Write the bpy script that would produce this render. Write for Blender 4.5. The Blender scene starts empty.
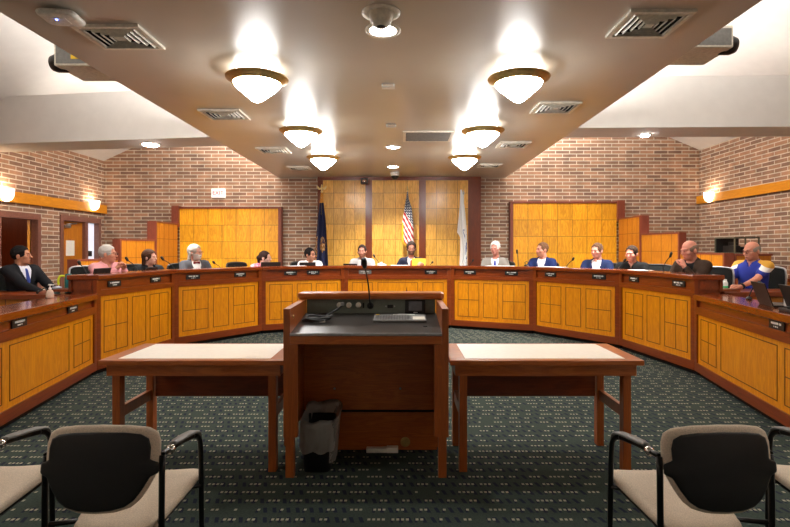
import bpy, bmesh, math, random
import numpy as np
from mathutils import Vector, Matrix
random.seed(7)
PI = math.pi
scene = bpy.context.scene
COL = scene.collection
F, CX, CY, EYE = 510.0, 401.0, 250.0, 1.40      # focal length in pixels, vanishing point, eye height

def at_depth(px, py, Y):                          # measured pixel -> point at depth Y (metres)
    return ((px - CX) / F * Y, Y, EYE - (py - CY) / F * Y)

# ------------------------------------------------------------------ object helpers
def tag(o, label=None, cat=None, group=None, kind=None):
    if label: o['label'] = label
    if cat: o['category'] = cat
    if group: o['group'] = group
    if kind: o['kind'] = kind
    return o

def thing(name, label, cat, loc=(0, 0, 0), rz=0.0, group=None):
    o = bpy.data.objects.new(name, None)
    o.empty_display_size = 0.1
    COL.objects.link(o)
    o.location = loc
    o.rotation_euler = (0, 0, rz)
    return tag(o, label, cat, group)

def link_mesh(name, me, mat, parent=None):
    o = bpy.data.objects.new(name, me)
    COL.objects.link(o)
    for m in (mat if isinstance(mat, (list, tuple)) else [mat]):
        me.materials.append(m)
    if parent is not None: o.parent = parent
    return o

def dup(root, label=None, group=None):
    r = root.copy(); COL.objects.link(r)
    if label: r['label'] = label
    if group: r['group'] = group
    for ch in list(root.children):
        c = ch.copy(); COL.objects.link(c); c.parent = r
        for g in list(ch.children):
            d = g.copy(); COL.objects.link(d); d.parent = c
    return r

class MB:
    """collects shapes into one mesh"""
    def __init__(s): s.v = []; s.f = []; s.sm = []
    def add(s, vs, fs, smooth=False, M=None):
        k = len(s.v)
        if M is not None: vs = [tuple(M @ Vector(p)) for p in vs]
        s.v += [tuple(p) for p in vs]
        for f in fs: s.f.append(tuple(i + k for i in f)); s.sm.append(smooth)
        return s
    def box(s, x0, x1, y0, y1, z0, z1, b=0.0, M=None):
        if b <= 0:
            vs = [(x0,y0,z0),(x1,y0,z0),(x1,y1,z0),(x0,y1,z0),(x0,y0,z1),(x1,y0,z1),(x1,y1,z1),(x0,y1,z1)]
            fs = [(0,3,2,1),(4,5,6,7),(0,1,5,4),(1,2,6,5),(2,3,7,6),(3,0,4,7)]
            return s.add(vs, fs, False, M)
        bm = bmesh.new()
        bmesh.ops.create_cube(bm, size=1)
        for v in bm.verts:
            v.co = Vector(((x0+x1)/2 + v.co.x*(x1-x0), (y0+y1)/2 + v.co.y*(y1-y0), (z0+z1)/2 + v.co.z*(z1-z0)))
        bmesh.ops.bevel(bm, geom=list(bm.edges), offset=b, segments=2, profile=.6, affect='EDGES')
        return s.bm(bm, M)
    def bm(s, bm, M=None, smooth=False):
        bm.verts.index_update()
        s.add([tuple(v.co) for v in bm.verts], [[v.index for v in f.verts] for f in bm.faces], smooth, M)
        bm.free(); return s
    def prism(s, poly, z0, z1, M=None):            # plan polygon (CCW) extruded in z
        n = len(poly)
        vs = [(p[0], p[1], z0) for p in poly] + [(p[0], p[1], z1) for p in poly]
        fs = [tuple(range(n-1, -1, -1)), tuple(range(n, 2*n))] + [(i, (i+1) % n, n+(i+1) % n, n+i) for i in range(n)]
        return s.add(vs, fs, False, M)
    def tube(s, path, r, n=8, M=None, caps=True):
        P = [Vector(p) for p in path]; k = len(P)
        rs = r if isinstance(r, (list, tuple)) else [r]*k
        vs = []; fs = []; up = None
        for i, p in enumerate(P):
            t = (P[min(i+1, k-1)] - P[max(i-1, 0)]).normalized()
            if up is None: up = t.orthogonal().normalized()
            up = (up - t*up.dot(t)); up = up.normalized() if up.length > 1e-6 else t.orthogonal().normalized()
            w = t.cross(up)
            for j in range(n):
                a = 2*PI*j/n
                vs.append(tuple(p + (up*math.cos(a) + w*math.sin(a))*rs[i]))
        for i in range(k-1):
            for j in range(n):
                fs.append((i*n+j, i*n+(j+1) % n, (i+1)*n+(j+1) % n, (i+1)*n+j))
        s.add(vs, fs, True, M)
        if caps: s.add(vs, [tuple(range(n-1, -1, -1)), tuple(range((k-1)*n, k*n))], False, M)
        return s
    def lathe(s, prof, n=24, M=None, smooth=True):
        k = len(prof); vs = []; fs = []
        for r, z in prof:
            for j in range(n):
                a = 2*PI*j/n; vs.append((r*math.cos(a), r*math.sin(a), z))
        for i in range(k-1):
            for j in range(n):
                fs.append((i*n+j, i*n+(j+1) % n, (i+1)*n+(j+1) % n, (i+1)*n+j))
        if prof[0][0] > 1e-4: fs.append(tuple(range(n-1, -1, -1)))
        if prof[-1][0] > 1e-4: fs.append(tuple(range((k-1)*n, k*n)))
        return s.add(vs, fs, smooth, M)
    def pad(s, outline, th, fn, n=64, puff=1.0):
        """cushion: closed outline (u,v) -> rings, thickness th, fn(u,v,w) gives the point"""
        P = resample(outline, n); cu = sum(p[0] for p in P)/n; cv = sum(p[1] for p in P)/n
        rr = [.2, .45, .7, .85, .93, .975, 1.0]
        vs = []; fs = []
        for side in (1, -1):
            base = len(vs)
            vs.append(fn(cu, cv, side*th/2))
            for r in rr:
                w = side*th/2*math.sqrt(max(0, 1 - r**(10/puff)))
                for u, v in P: vs.append(fn(cu+(u-cu)*r, cv+(v-cv)*r, w))
            for j in range(n):
                a, b = base+1+j, base+1+(j+1) % n
                fs.append((base, a, b) if side > 0 else (base, b, a))
                for i in range(len(rr)-1):
                    q = (a+i*n, a+(i+1)*n, b+(i+1)*n, b+i*n)
                    fs.append(q if side > 0 else q[::-1])
        return s.add(vs, fs, True)
    def mesh(s, name):
        me = bpy.data.meshes.new(name)
        me.from_pydata(s.v, [], s.f); me.update()
        me.polygons.foreach_set('use_smooth', s.sm)
        bm = bmesh.new(); bm.from_mesh(me)
        bmesh.ops.remove_doubles(bm, verts=bm.verts, dist=1e-5)
        bmesh.ops.recalc_face_normals(bm, faces=bm.faces)
        bm.to_mesh(me); bm.free()
        return me
    def build(s, name, mat, parent=None):
        return link_mesh(name, s.mesh(name), mat, parent)

def resample(poly, n):
    Q = [Vector((p[0], p[1])) for p in poly]; L = []
    for i in range(len(Q)): L.append((Q[(i+1) % len(Q)] - Q[i]).length)
    T = sum(L); out = []; i = 0; acc = 0
    for k in range(n):
        d = T*k/n
        while acc + L[i] < d: acc += L[i]; i += 1
        out.append(tuple(Q[i].lerp(Q[(i+1) % len(Q)], (d-acc)/L[i])))
    return out

def smooth_poly(pts, sub=6):                       # closed Catmull-Rom
    n = len(pts); out = []
    for i in range(n):
        a, b, c, d = [Vector(pts[(i+k-1) % n]) for k in range(4)]
        for j in range(sub):
            t = j/sub
            out.append(tuple(.5*((2*b) + (c-a)*t + (2*a-5*b+4*c-d)*t*t + (3*b-a-3*c+d)*t**3)))
    return out

def spline(pts, sub=6):                            # open Catmull-Rom in 3-D
    P = [Vector(p) for p in pts]; n = len(P); out = []
    for i in range(n-1):
        a, b, c, d = P[max(i-1, 0)], P[i], P[i+1], P[min(i+2, n-1)]
        for j in range(sub):
            t = j/sub
            out.append(.5*((2*b) + (c-a)*t + (2*a-5*b+4*c-d)*t*t + (3*b-a-3*c+d)*t**3))
    return out + [P[-1]]

# ------------------------------------------------------------------ materials
def srgb(r, g, b):
    f = lambda c: (c/255/12.92) if c/255 <= .04045 else ((c/255+.055)/1.055)**2.4
    return (f(r), f(g), f(b), 1)

class NT:
    def __init__(s, name):
        s.m = bpy.data.materials.new(name); s.m.use_nodes = True
        s.t = s.m.node_tree; s.b = s.t.nodes['Principled BSDF']
    def n(s, typ, **kw):
        o = s.t.nodes.new(typ)
        for k, v in kw.items():
            if k.startswith('i_'): o.inputs[int(k[2:]) if k[2:].isdigit() else k[2:].replace('_', ' ')].default_value = v
            else: setattr(o, k, v)
        return o
    def l(s, a, b): s.t.links.new(a, b)
    def math(s, op, a, b=None, c=None):
        o = s.n('ShaderNodeMath', operation=op)
        for i, x in enumerate((a, b, c)):
            if x is None: continue
            if isinstance(x, (int, float)): o.inputs[i].default_value = x
            else: s.l(x, o.inputs[i])
        return o.outputs[0]
    def mix(s, fac, a, b, mode='MIX'):
        o = s.n('ShaderNodeMix', data_type='RGBA', blend_type=mode)
        for i, x in ((0, fac), (6, a), (7, b)):
            if isinstance(x, (int, float)): o.inputs[i].default_value = x
            elif isinstance(x, (tuple, list)): o.inputs[i].default_value = x
            else: s.l(x, o.inputs[i])
        return o.outputs[2]
    def ramp(s, fac, stops):
        o = s.n('ShaderNodeValToRGB'); e = o.color_ramp.elements
        while len(e) < len(stops): e.new(.5)
        for i, (p, c) in enumerate(stops): e[i].position = p; e[i].color = c
        s.l(fac, o.inputs[0]); return o.outputs[0]
    def coords(s, what='Object'):
        return s.n('ShaderNodeTexCoord').outputs[what]
    def base(s, x):
        if isinstance(x, (tuple, list)): s.b.inputs['Base Color'].default_value = x
        else: s.l(x, s.b.inputs['Base Color'])
        return s
    def set(s, rough=None, metal=None, spec=None, coat=None):
        if rough is not None: s.b.inputs['Roughness'].default_value = rough
        if metal is not None: s.b.inputs['Metallic'].default_value = metal
        if spec is not None: s.b.inputs['Specular IOR Level'].default_value = spec
        if coat is not None: s.b.inputs['Coat Weight'].default_value = coat; s.b.inputs['Coat Roughness'].default_value = .15
        return s
    def bump(s, h, strength=.3, dist=.01):
        o = s.n('ShaderNodeBump'); o.inputs['Strength'].default_value = strength; o.inputs['Distance'].default_value = dist
        s.l(h, o.inputs['Height']); s.l(o.outputs[0], s.b.inputs['Normal']); return s

def plain(name, col, rough=.6, metal=0, spec=.5, noise=.08, scale=30):
    t = NT(name)
    nz = t.n('ShaderNodeTexNoise'); nz.inputs['Scale'].default_value = scale
    t.l(t.coords(), nz.inputs['Vector'])
    c2 = tuple(max(0, c*(1-noise*2)) for c in col[:3]) + (1,)
    c3 = tuple(min(1, c*(1+noise)) for c in col[:3]) + (1,)
    t.base(t.ramp(nz.outputs['Fac'], [(.3, c2), (.7, c3)]))
    t.set(rough, metal, spec); return t.m

def emit(name, col, strength):
    t = NT(name); t.base((.8, .8, .8, 1)); t.b.inputs['Emission Color'].default_value = col
    t.b.inputs['Emission Strength'].default_value = strength; return t.m

def wood(name, dark, light, rough=.35, coat=.3, axis='Z', cell=None, contrast=1.0, gscale=1.0):
    """streaky wood; with cell=(w,h) each veneer panel of a grid has its own piece of grain"""
    t = NT(name); co = t.coords()
    sep = t.n('ShaderNodeSeparateXYZ'); t.l(co, sep.inputs[0])
    x, y, z = sep.outputs
    if cell:
        w, h = cell
        ix = t.math('FLOOR', t.math('DIVIDE', x, w)); iz = t.math('FLOOR', t.math('DIVIDE', z, h))
        idv = t.n('ShaderNodeCombineXYZ'); t.l(ix, idv.inputs[0]); t.l(iz, idv.inputs[1])
        wn = t.n('ShaderNodeTexWhiteNoise', noise_dimensions='2D'); t.l(idv.outputs[0], wn.inputs[0])
        off = t.n('ShaderNodeVectorMath', operation='SCALE'); off.inputs['Scale'].default_value = 7.0
        t.l(wn.outputs['Color'], off.inputs[0])
        ad = t.n('ShaderNodeVectorMath', operation='ADD'); t.l(co, ad.inputs[0]); t.l(off.outputs[0], ad.inputs[1])
        co2 = ad.outputs[0]
    else: co2 = co
    mp = t.n('ShaderNodeMapping'); t.l(co2, mp.inputs[0])
    sc = {'Z': (9, 9, 1.0), 'X': (1.0, 9, 9), 'Y': (9, 1.0, 9)}[axis]
    mp.inputs['Scale'].default_value = tuple(q*gscale for q in sc)
    n1 = t.n('ShaderNodeTexNoise'); n1.inputs['Scale'].default_value = 2.2; n1.inputs['Detail'].default_value = 5
    n1.inputs['Distortion'].default_value = 1.4
    t.l(mp.outputs[0], n1.inputs['Vector'])
    wv = t.math('FRACT', t.math('MULTIPLY', n1.outputs['Fac'], 5.0))
    tri = t.math('ABSOLUTE', t.math('SUBTRACT', wv, .5))
    f = t.math('ADD', t.math('MULTIPLY', tri, 1.1*contrast), t.math('MULTIPLY', n1.outputs['Fac'], .5))
    colr = t.ramp(f, [(.15, dark), (.75, light)])
    if cell:
        v = t.math('MULTIPLY_ADD', wn.outputs['Value'], .30, .85)
        cv = t.n('ShaderNodeCombineColor'); [t.l(v, cv.inputs[i]) for i in range(3)]
        colr = t.mix(1.0, colr, cv.outputs[0], 'MULTIPLY')
    t.base(colr).set(rough, 0, .5, coat); return t.m

def brick(name, axis):
    t = NT(name); sep = t.n('ShaderNodeSeparateXYZ'); t.l(t.coords(), sep.inputs[0])
    cb = t.n('ShaderNodeCombineXYZ'); t.l(sep.outputs[0 if axis == 'X' else 1], cb.inputs[0]); t.l(sep.outputs[2], cb.inputs[1])
    b = t.n('ShaderNodeTexBrick'); t.l(cb.outputs[0], b.inputs['Vector'])
    b.inputs['Scale'].default_value = 1.0; b.inputs['Brick Width'].default_value = .325; b.inputs['Row Height'].default_value = .0805
    b.inputs['Mortar Size'].default_value = .0098; b.inputs['Mortar Smooth'].default_value = .2; b.inputs['Bias'].default_value = -.1
    b.inputs['Color1'].default_value = srgb(184, 142, 114); b.inputs['Color2'].default_value = srgb(124, 99, 87)
    b.inputs['Mortar'].default_value = srgb(226, 214, 194)
    n1 = t.n('ShaderNodeTexNoise'); n1.inputs['Scale'].default_value = 4.0; n1.inputs['Detail'].default_value = 8; t.l(cb.outputs[0], n1.inputs['Vector'])
    n2 = t.n('ShaderNodeTexNoise'); n2.inputs['Scale'].default_value = 60; t.l(cb.outputs[0], n2.inputs['Vector'])
    c = t.mix(t.math('MULTIPLY', n2.outputs['Fac'], .35), b.outputs['Color'], srgb(140, 112, 96))
    v = t.ramp(n1.outputs['Fac'], [(.25, (.72, .72, .72, 1)), (.75, (1.15, 1.1, 1.05, 1))])
    c = t.mix(1.0, c, v, 'MULTIPLY')
    t.base(c).set(.85, 0, .2).bump(t.math('SUBTRACT', 1.0, b.outputs['Fac']), .5, .008); return t.m

def carpet(name):
    t = NT(name); sep = t.n('ShaderNodeSeparateXYZ'); t.l(t.coords(), sep.inputs[0])
    x, y = sep.outputs[0], sep.outputs[1]
    row = t.math('FLOOR', t.math('DIVIDE', y, .10)); v = t.math('FRACT', t.math('DIVIDE', y, .10))
    wn = t.n('ShaderNodeTexWhiteNoise', noise_dimensions='1D'); t.l(row, wn.inputs['W'])
    xs = t.math('ADD', t.math('DIVIDE', x, .125), t.math('MULTIPLY', wn.outputs['Value'], 5.0))
    cell = t.math('FLOOR', xs); u = t.math('FRACT', xs)
    idv = t.n('ShaderNodeCombineXYZ'); t.l(cell, idv.inputs[0]); t.l(row, idv.inputs[1])
    wc = t.n('ShaderNodeTexWhiteNoise', noise_dimensions='2D'); t.l(idv.outputs[0], wc.inputs[0])
    r = wc.outputs['Value']
    # light flecks: 5 slots, 2..4 of them lit, jogged so that a cluster leans
    s5 = t.math('MULTIPLY', u, 5.0); slot = t.math('FLOOR', s5); fu = t.math('FRACT', s5)
    lit = t.math('LESS_THAN', slot, t.math('MULTIPLY_ADD', t.math('FRACT', t.math('MULTIPLY', r, 3.7)), 3.2, .6))
    dot = t.math('MULTIPLY', t.math('LESS_THAN', t.math('ABSOLUTE', t.math('SUBTRACT', fu, .5)), .30),
                 t.math('LESS_THAN', t.math('ABSOLUTE', t.math('SUBTRACT', v, .5)), .10))
    fleck = t.math('MULTIPLY', lit, dot)
    # navy slanted strokes beside the flecks
    sl = t.math('FRACT', t.math('ADD', t.math('MULTIPLY', u, 2.5), t.math('MULTIPLY', v, .55)))
    navy = t.math('MULTIPLY', t.math('LESS_THAN', sl, .42), t.math('LESS_THAN', t.math('ABSOLUTE', t.math('SUBTRACT', v, .45)), .27))
    navy = t.math('MULTIPLY', navy, t.math('LESS_THAN', t.math('FRACT', t.math('MULTIPLY', r, 7.3)), .8))
    # ribbed ground
    rib = t.math('MULTIPLY_ADD', t.math('SINE', t.math('MULTIPLY', y, 2*PI/.0125)), .12, 1.0)
    nz = t.n('ShaderNodeTexNoise'); nz.inputs['Scale'].default_value = 90; t.l(t.coords(), nz.inputs['Vector'])
    g = t.mix(nz.outputs['Fac'], srgb(42, 51, 46), srgb(68, 78, 70))
    cv = t.n('ShaderNodeCombineColor'); [t.l(rib, cv.inputs[i]) for i in range(3)]
    g = t.mix(1.0, g, cv.outputs[0], 'MULTIPLY')
    g = t.mix(navy, g, srgb(34, 38, 52)); g = t.mix(fleck, g, srgb(156, 150, 130))
    t.base(g).set(.95, 0, .1).bump(nz.outputs['Fac'], .4, .004); return t.m

M = {}
M['honey'] = wood('honey_oak', srgb(210, 122, 0), srgb(236, 154, 4), .38, .25, 'Z', None, .8)
M['honey_grid'] = wood('honey_veneer_grid', srgb(218, 138, 8), srgb(246, 178, 34), .4, .2, 'Z', (.337, .375), 1.0, .8)
M['honey_bay'] = wood('honey_veneer_bay', srgb(166, 108, 38), srgb(212, 156, 72), .4, .2, 'Z', (.267, .355), 1.0, .8)
M['orange'] = wood('amber_board', srgb(178, 104, 18), srgb(206, 130, 28), .42, .2, 'Z', None, .6)
M['beam'] = wood('amber_beam', srgb(206, 128, 14), srgb(236, 160, 26), .45, .15, 'Y', None, .5)
M['mahog'] = wood('mahogany', srgb(112, 44, 10), srgb(150, 67, 22), .28, .35, 'X', None, .5)
M['mahogz'] = wood('mahogany_upright', srgb(98, 41, 14), srgb(132, 58, 24), .3, .3, 'Z', None, .5)
M['cherry'] = wood('cherry', srgb(162, 82, 28), srgb(198, 110, 44), .3, .35, 'X', None, .6)
M['cherryz'] = wood('cherry_upright', srgb(148, 74, 24), srgb(180, 95, 36), .34, .25, 'Z', None, .6)
M['redcap'] = wood('red_brown_cap', srgb(116, 52, 34), srgb(146, 72, 50), .4, .2, 'Z', None, .4)
M['inlay'] = plain('inlay_line', srgb(110, 58, 14), .5)
M['frame_brown'] = plain('door_frame_brown', srgb(134, 88, 74), .5)
M['brickX'] = brick('brick_x', 'X'); M['brickY'] = brick('brick_y', 'Y')
M['carpet'] = carpet('green_carpet')
M['soffit'] = plain('taupe_ceiling_paint', srgb(198, 192, 181), .30, 0, .6, .015, 3)
M['white_wall'] = plain('cream_drywall', srgb(224, 220, 215), .7, 0, .3, .015, 6)
M['black'] = plain('black_plastic', srgb(22, 22, 22), .45)
M['black_metal'] = plain('black_tube', srgb(14, 14, 15), .28, .2)
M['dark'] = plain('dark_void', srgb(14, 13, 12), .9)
M['black_mesh'] = plain('black_mesh_fabric', srgb(34, 35, 34), .8, 0, .2, .3, 200)
M['grey'] = plain('grey_plastic', srgb(128, 126, 122), .5)
M['greyd'] = plain('dark_grey_laminate', srgb(56, 52, 49), .3, 0, .5, .06, 60)
M['silver'] = plain('silver_metal', srgb(190, 190, 190), .28, .9)
M['chrome'] = plain('chrome', srgb(220, 216, 210), .12, 1)
M['white'] = plain('white_plastic', srgb(244, 242, 236), .4)
M['offwhite'] = plain('offwhite_enamel', srgb(236, 230, 214), .45)
M['cream'] = plain('cream_laminate', srgb(248, 240, 226), .35, 0, .5, .02, 40)
M['paper'] = plain('white_paper', srgb(240, 238, 232), .8, 0, .2, .02)
M['yellow_paper'] = plain('yellow_paper', srgb(246, 206, 70), .8, 0, .2, .03)
M['brass'] = plain('brass', srgb(206, 172, 104), .38, .65)
M['gold'] = plain('gold_eagle', srgb(230, 206, 140), .4, .5)
M['beige'] = plain('beige_upholstery', srgb(222, 204, 182), .95, 0, .15, .1, 250)
M['glass'] = plain('milk_glass', srgb(240, 236, 226), .3)
M['teal'] = plain('teal_plastic', srgb(20, 110, 112), .35)
M['aqua'] = plain('aqua_plastic', srgb(120, 190, 205), .35)
M['lime'] = plain('lime_strap', srgb(214, 224, 40), .5)
M['pane'] = plain('frosted_blue_pane', srgb(206, 216, 234), .3)
M['lit_pane'] = emit('daylit_pane', (.62, .72, .9, 1), .35)
M['blue_led'] = emit('blue_led', (.1, .15, 1, 1), 12)
M['exit_red'] = plain('exit_letters', srgb(214, 60, 52), .5)
M['exit_face'] = emit('exit_face', (1, .93, .85, 1), .25)
M['bowl'] = emit('lit_glass_bowl', (1, .97, .93, 1), 30)
M['collar'] = emit('halo_glow', (1, .97, .93, 1), 5.5)  # glow of the ring added above the bowl rims
M['lamp'] = emit('lit_downlight', (1, .95, .92, 1), 30)
M['sconce'] = emit('lit_sconce_glass', (1, .88, .70, 1), 2.2)
# ------------------------------------------------------------------ room shell
SOF = 3.066                                       # underside of the flat ceiling
XL, XR, YB, YF = -6.87, 6.90, 11.80, -3.0
EL, ER, RZ = 3.46, 3.72, 6.65
def struct(name, mb, mat, parent=None):
    o = mb.build(name, mat, parent)
    if parent is None: o['kind'] = 'structure'
    return o

struct('floor', MB().box(-9, 9, YF-.2, YB+.2, -.1, 0), M['carpet'])
struct('wall_back', MB().add([(XL-.2,YB,0),(XR+.2,YB,0),(XR+.2,YB,ER),(0,YB,RZ),(XL-.2,YB,EL),
                              (XL-.2,YB+.2,0),(XR+.2,YB+.2,0),(XR+.2,YB+.2,ER),(0,YB+.2,RZ),(XL-.2,YB+.2,EL)],
                             [(0,1,2,3,4),(9,8,7,6,5),(0,5,6,1),(1,6,7,2),(2,7,8,3),(3,8,9,4),(4,9,5,0)]), M['brickX'])
struct('wall_front', MB().box(XL-.2, XR+.2, YF-.2, YF, 0, RZ), M['white_wall'])
struct('wall_right', MB().box(XR, XR+.2, YF, YB, 0, ER), M['brickY'])
wl = MB()
D1, D2 = (8.66, 9.68), (10.28, 11.62)
for y0, y1, z0, z1 in ((YF, D1[0], 0, EL), (D1[0], D1[1], 2.06, EL), (D1[1], D2[0], 0, EL), (D2[0], D2[1], 2.09, EL), (D2[1], YB, 0, EL)):
    wl.box(XL-.09, XL, y0, y1, z0, z1)
struct('wall_left', wl, M['brickY'])
alc = MB()                                        # dim lobby seen through the open doorway
alc.box(-9.0, -8.9, 8.0, 10.7, 0, 2.6).box(-8.9, XL-.2, 8.0, 8.1, 0, 2.6).box(-8.9, XL-.2, 10.6, 10.7, 0, 2.6).box(-9, XL-.09, 8, 10.7, 2.6, 2.7)
struct('wall_lobby', alc, M['mahogz'])
struct('ceiling', MB().box(-2.81, 2.41, YF, YB, SOF, SOF+.12), M['soffit'])
t = .1
struct('ceiling_left',
       MB().add([(XL-.2,YF,EL-.09),(0,YF,RZ),(0,YB,RZ),(XL-.2,YB,EL-.09),(XL-.2,YF,EL+t),(0,YF,RZ+t),(0,YB,RZ+t),(XL-.2,YB,EL+t)],
                [(0,1,2,3),(7,6,5,4),(0,4,5,1),(1,5,6,2),(2,6,7,3),(3,7,4,0)]), M['white_wall'])
struct('ceiling_right', MB().add([(XR+.2,YF,ER-.09),(0,YF,RZ),(0,YB,RZ),(XR+.2,YB,ER-.09),(XR+.2,YF,ER+t),(0,YF,RZ+t),(0,YB,RZ+t),(XR+.2,YB,ER+t)],
                [(3,2,1,0),(4,5,6,7),(1,5,4,0),(2,6,5,1),(3,7,6,2),(0,4,7,3)]), M['white_wall'])
struct('beam_left', MB().prism([(-2.81, 7.52), (-2.81, 8.15), (XL, 8.70), (XL, 8.07)], SOF, 3.80), M['white_wall'])
struct('beam_right', MB().prism([(2.41, 6.96), (XR, 6.83), (XR, 7.46), (2.41, 7.56)], SOF, 3.76), M['white_wall'])

lt = bpy.data.lights.new('lobby_fill', 'POINT'); lt.energy = 14; lt.color = (1, .8, .6); lt.shadow_soft_size = .2  # unseen fill light, added so the lobby does not go black
o = bpy.data.objects.new('lobby_fill', lt); COL.objects.link(o); o.location = (-8.2, 8.8, 2.3)
# doors in the left wall
def doorframe(name, y0, y1, zt, mull=()):
    m = MB().box(XL-.10, XL+.03, y0-.02, y0+.07, .18, zt-.09).box(XL-.10, XL+.03, y1-.07, y1+.02, .18, zt-.09).box(XL-.10, XL+.03, y0-.02, y1+.02, zt-.09, zt+.02)
    for a, b in mull: m.box(XL-.14, XL+.02, a, b, .18, zt-.09)
    return struct(name, m, M['frame_brown'])
doorframe('trim_1', D1[0], D1[1], 2.06)
doorframe('trim_2', D2[0], D2[1], 2.09, ((11.07, 11.17),))
d2 = struct('door_1', MB().box(XL-.10, XL-.05, 10.37, 11.07, .185, 1.995), M['orange'])
MB().tube([(XL-.05, 10.98, 1.0), (XL+.01, 10.98, 1.0), (XL+.01, 10.86, 1.0)], .012).build('door_handle', M['silver'], d2)
MB().box(XL-.05, XL+.0, 10.42, 10.62, 1.86, 1.92, .008).tube([(XL-.01, 10.5, 1.93), (XL-.0, 10.8, 1.96)], .012).build('door_closer', M['silver'], d2)
d1 = struct('door_2', MB().prism([(-6.985, 9.53), (-6.955, 9.56), (-7.365, 10.20), (-7.40, 10.18)], .185, 1.96), M['honey'])
MB().tube([(-7.33, 10.10, 1.0), (-7.40, 10.06, 1.0), (-7.36, 10.0, 1.0)], .012).build('door_handle', M['silver'], d1)
struct('window_1', MB().box(XL-.09, XL-.07, 11.17, 11.53, .9, 1.995).box(XL-.11, XL-.06, 11.17, 11.53, .185, .9), M['lit_pane'])
tag(MB().box(XL-.066, XL-.05, 11.28, 11.42, 1.26, 1.38).build('door_card_reader', M['black']), 'small dark card reader on the pale sidelight by the door', 'card reader')
tag(MB().box(XL-.048, XL-.044, 10.53, 10.80, 1.28, 1.60).build('door_notice', M['paper']), 'white paper notice taped on the orange wooden door', 'notice')

# wooden rails on the side walls
struct('trim_3', MB().box(XL, XL+.07, YF, YB, 2.235, 2.43, .006), M['beam'])
struct('trim_4', MB().box(XR-.07, XR, YF, YB, 2.46, 2.64, .006), M['beam'])
w = struct('trim_5', MB().box(XR-.12, XR, 7.2, 10.2, .18, .84), M['orange'])
MB().box(XR-.15, XR, 7.2, 10.2, .84, .90, .006).build('cap_rail', M['mahog'], w)

# ------------------------------------------------------------------ ceiling things
def lab3(base, rows): return [base % r for r in rows]
LY = (4.70, 6.76, 8.70)
names = ('nearest the camera', 'middle of its row', 'farthest, near the wood wall')
proto = None
for side, x in (('left', -1.325), ('right', 1.085)):
    for k, y in enumerate(LY):
        lb = 'lit conical glass bowl ceiling light with brass rim, %s row, %s' % (side, names[k])
        if proto is None:
            L = thing('ceiling_light', lb, 'ceiling light', (x, y, SOF), 0, 'conical bowl ceiling lights')
            MB().lathe([(.05, 0), (.05, -.02), (.02, -.03), (.02, -.13)], 16).build('stem', M['brass'], L)
            MB().lathe([(.276, -.078), (.284, -.084), (.280, -.096), (.262, -.102), (.252, -.114), (.232, -.120), (.222, -.134), (.212, -.134), (.216, -.118), (.262, -.088)], 40).build('rim', M['brass'], L)
            MB().lathe([(.214, -.13), (.208, -.148), (.18, -.18), (.11, -.24), (.045, -.292), (.014, -.306), (0, -.308)], 32).build('glass_bowl', M['bowl'], L)
            MB().lathe([(.19, -.018), (.195, -.03), (.205, -.085), (.212, -.128), (.19, -.128), (.185, -.018), (.19, -.018)], 32).build('halo_ring', M['collar'], L)  # added glowing ring that makes the halo on the ceiling
            proto = L
        else:
            o = dup(proto, lb); o.location = (x, y, SOF)
for x, y, lb in ((-.136, 3.86, 'nearest and largest recessed round downlight in the flat ceiling'),
                 (-.13, 8.25, 'round recessed downlight beside the grey return grille'),
                 (-.16, 10.2, 'farthest recessed downlight, just in front of the dome camera')):
    L = thing('recessed_downlight', lb, 'downlight', (x, y, SOF), 0, 'recessed downlights')
    MB().lathe([(.135, 0), (.135, -.008), (.105, -.012), (.10, -.004)], 32).build('trim_ring', M['offwhite'], L)
    MB().lathe([(.102, -.006), (0, -.006)], 28).build('lens', M['lamp'], L)
for x, y, lb in ((-3.94, 8.02, 'round lit downlight under the white beam on the left'), (3.52, 7.36, 'round lit downlight under the white beam on the right')):
    L = thing('beam_downlight', lb, 'downlight', (x, y, SOF), 0, 'downlights under the white beams'); L.scale = (.5, .5, 1) if x > 0 else (1, 1, 1)
    MB().lathe([(.15, 0), (.15, -.01), (.12, -.012)], 28).build('trim_ring', M['white'], L)
    MB().lathe([(.122, -.012), (.10, -.03), (0, -.034)], 24).build('lens', M['lamp'], L)

def diffuser(x, y, w, d, lb, first=[None]):
    L = thing('ceiling_vent', lb, 'ceiling vent', (x, y, SOF), 0, 'square ceiling air vents')
    f = MB(); a, b = w/2, d/2
    def ring(a, b, th, z0, z1, m):
        for q in ((-a, a, -b, -b+th), (-a, a, b-th, b), (-a, -a+th, -b+th, b-th), (a-th, a, -b+th, b-th)):
            m.box(q[0], q[1], q[2], q[3], z0, z1)
    ring(a, b, .035, -.02, 0, f); f.build('vent_frame', M['offwhite'], L)
    MB().box(-a+.03, a-.03, -b+.03, b-.03, -.003, 0).build('throat', M['dark'], L)
    lv = MB()
    for k in (1, 2, 3, 4):
        q = 1 - .19*k
        aa, bb = a*q, b*q; hh = .018
        # sloped louvre ring
        for (x0, y0, x1, y1) in ((-1,-1,1,-1), (1,-1,1,1), (1,1,-1,1), (-1,1,-1,-1)):
            vs = [(x0*aa, y0*bb, -.004), (x1*aa, y1*bb, -.004), (x1*aa*.93, y1*bb*.93, -.022), (x0*aa*.93, y0*bb*.93, -.022),
                  (x0*aa, y0*bb, -.007), (x1*aa, y1*bb, -.007), (x1*aa*.93, y1*bb*.93, -.025), (x0*aa*.93, y0*bb*.93, -.025)]
            lv.add(vs, [(0,1,2,3), (7,6,5,4), (0,4,5,1), (2,6,7,3)])
    lv.box(-a*.14, a*.14, -b*.14, b*.14, -.02, -.014)
    lv.build('louvres', M['offwhite'], L)
diffuser(-2.19, 3.98, .50, .44, 'large square louvred air vent beside the white access point, front left ceiling')
diffuser(1.82, 3.75, .46, .44, 'large square louvred air vent at the front right of the ceiling')
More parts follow.
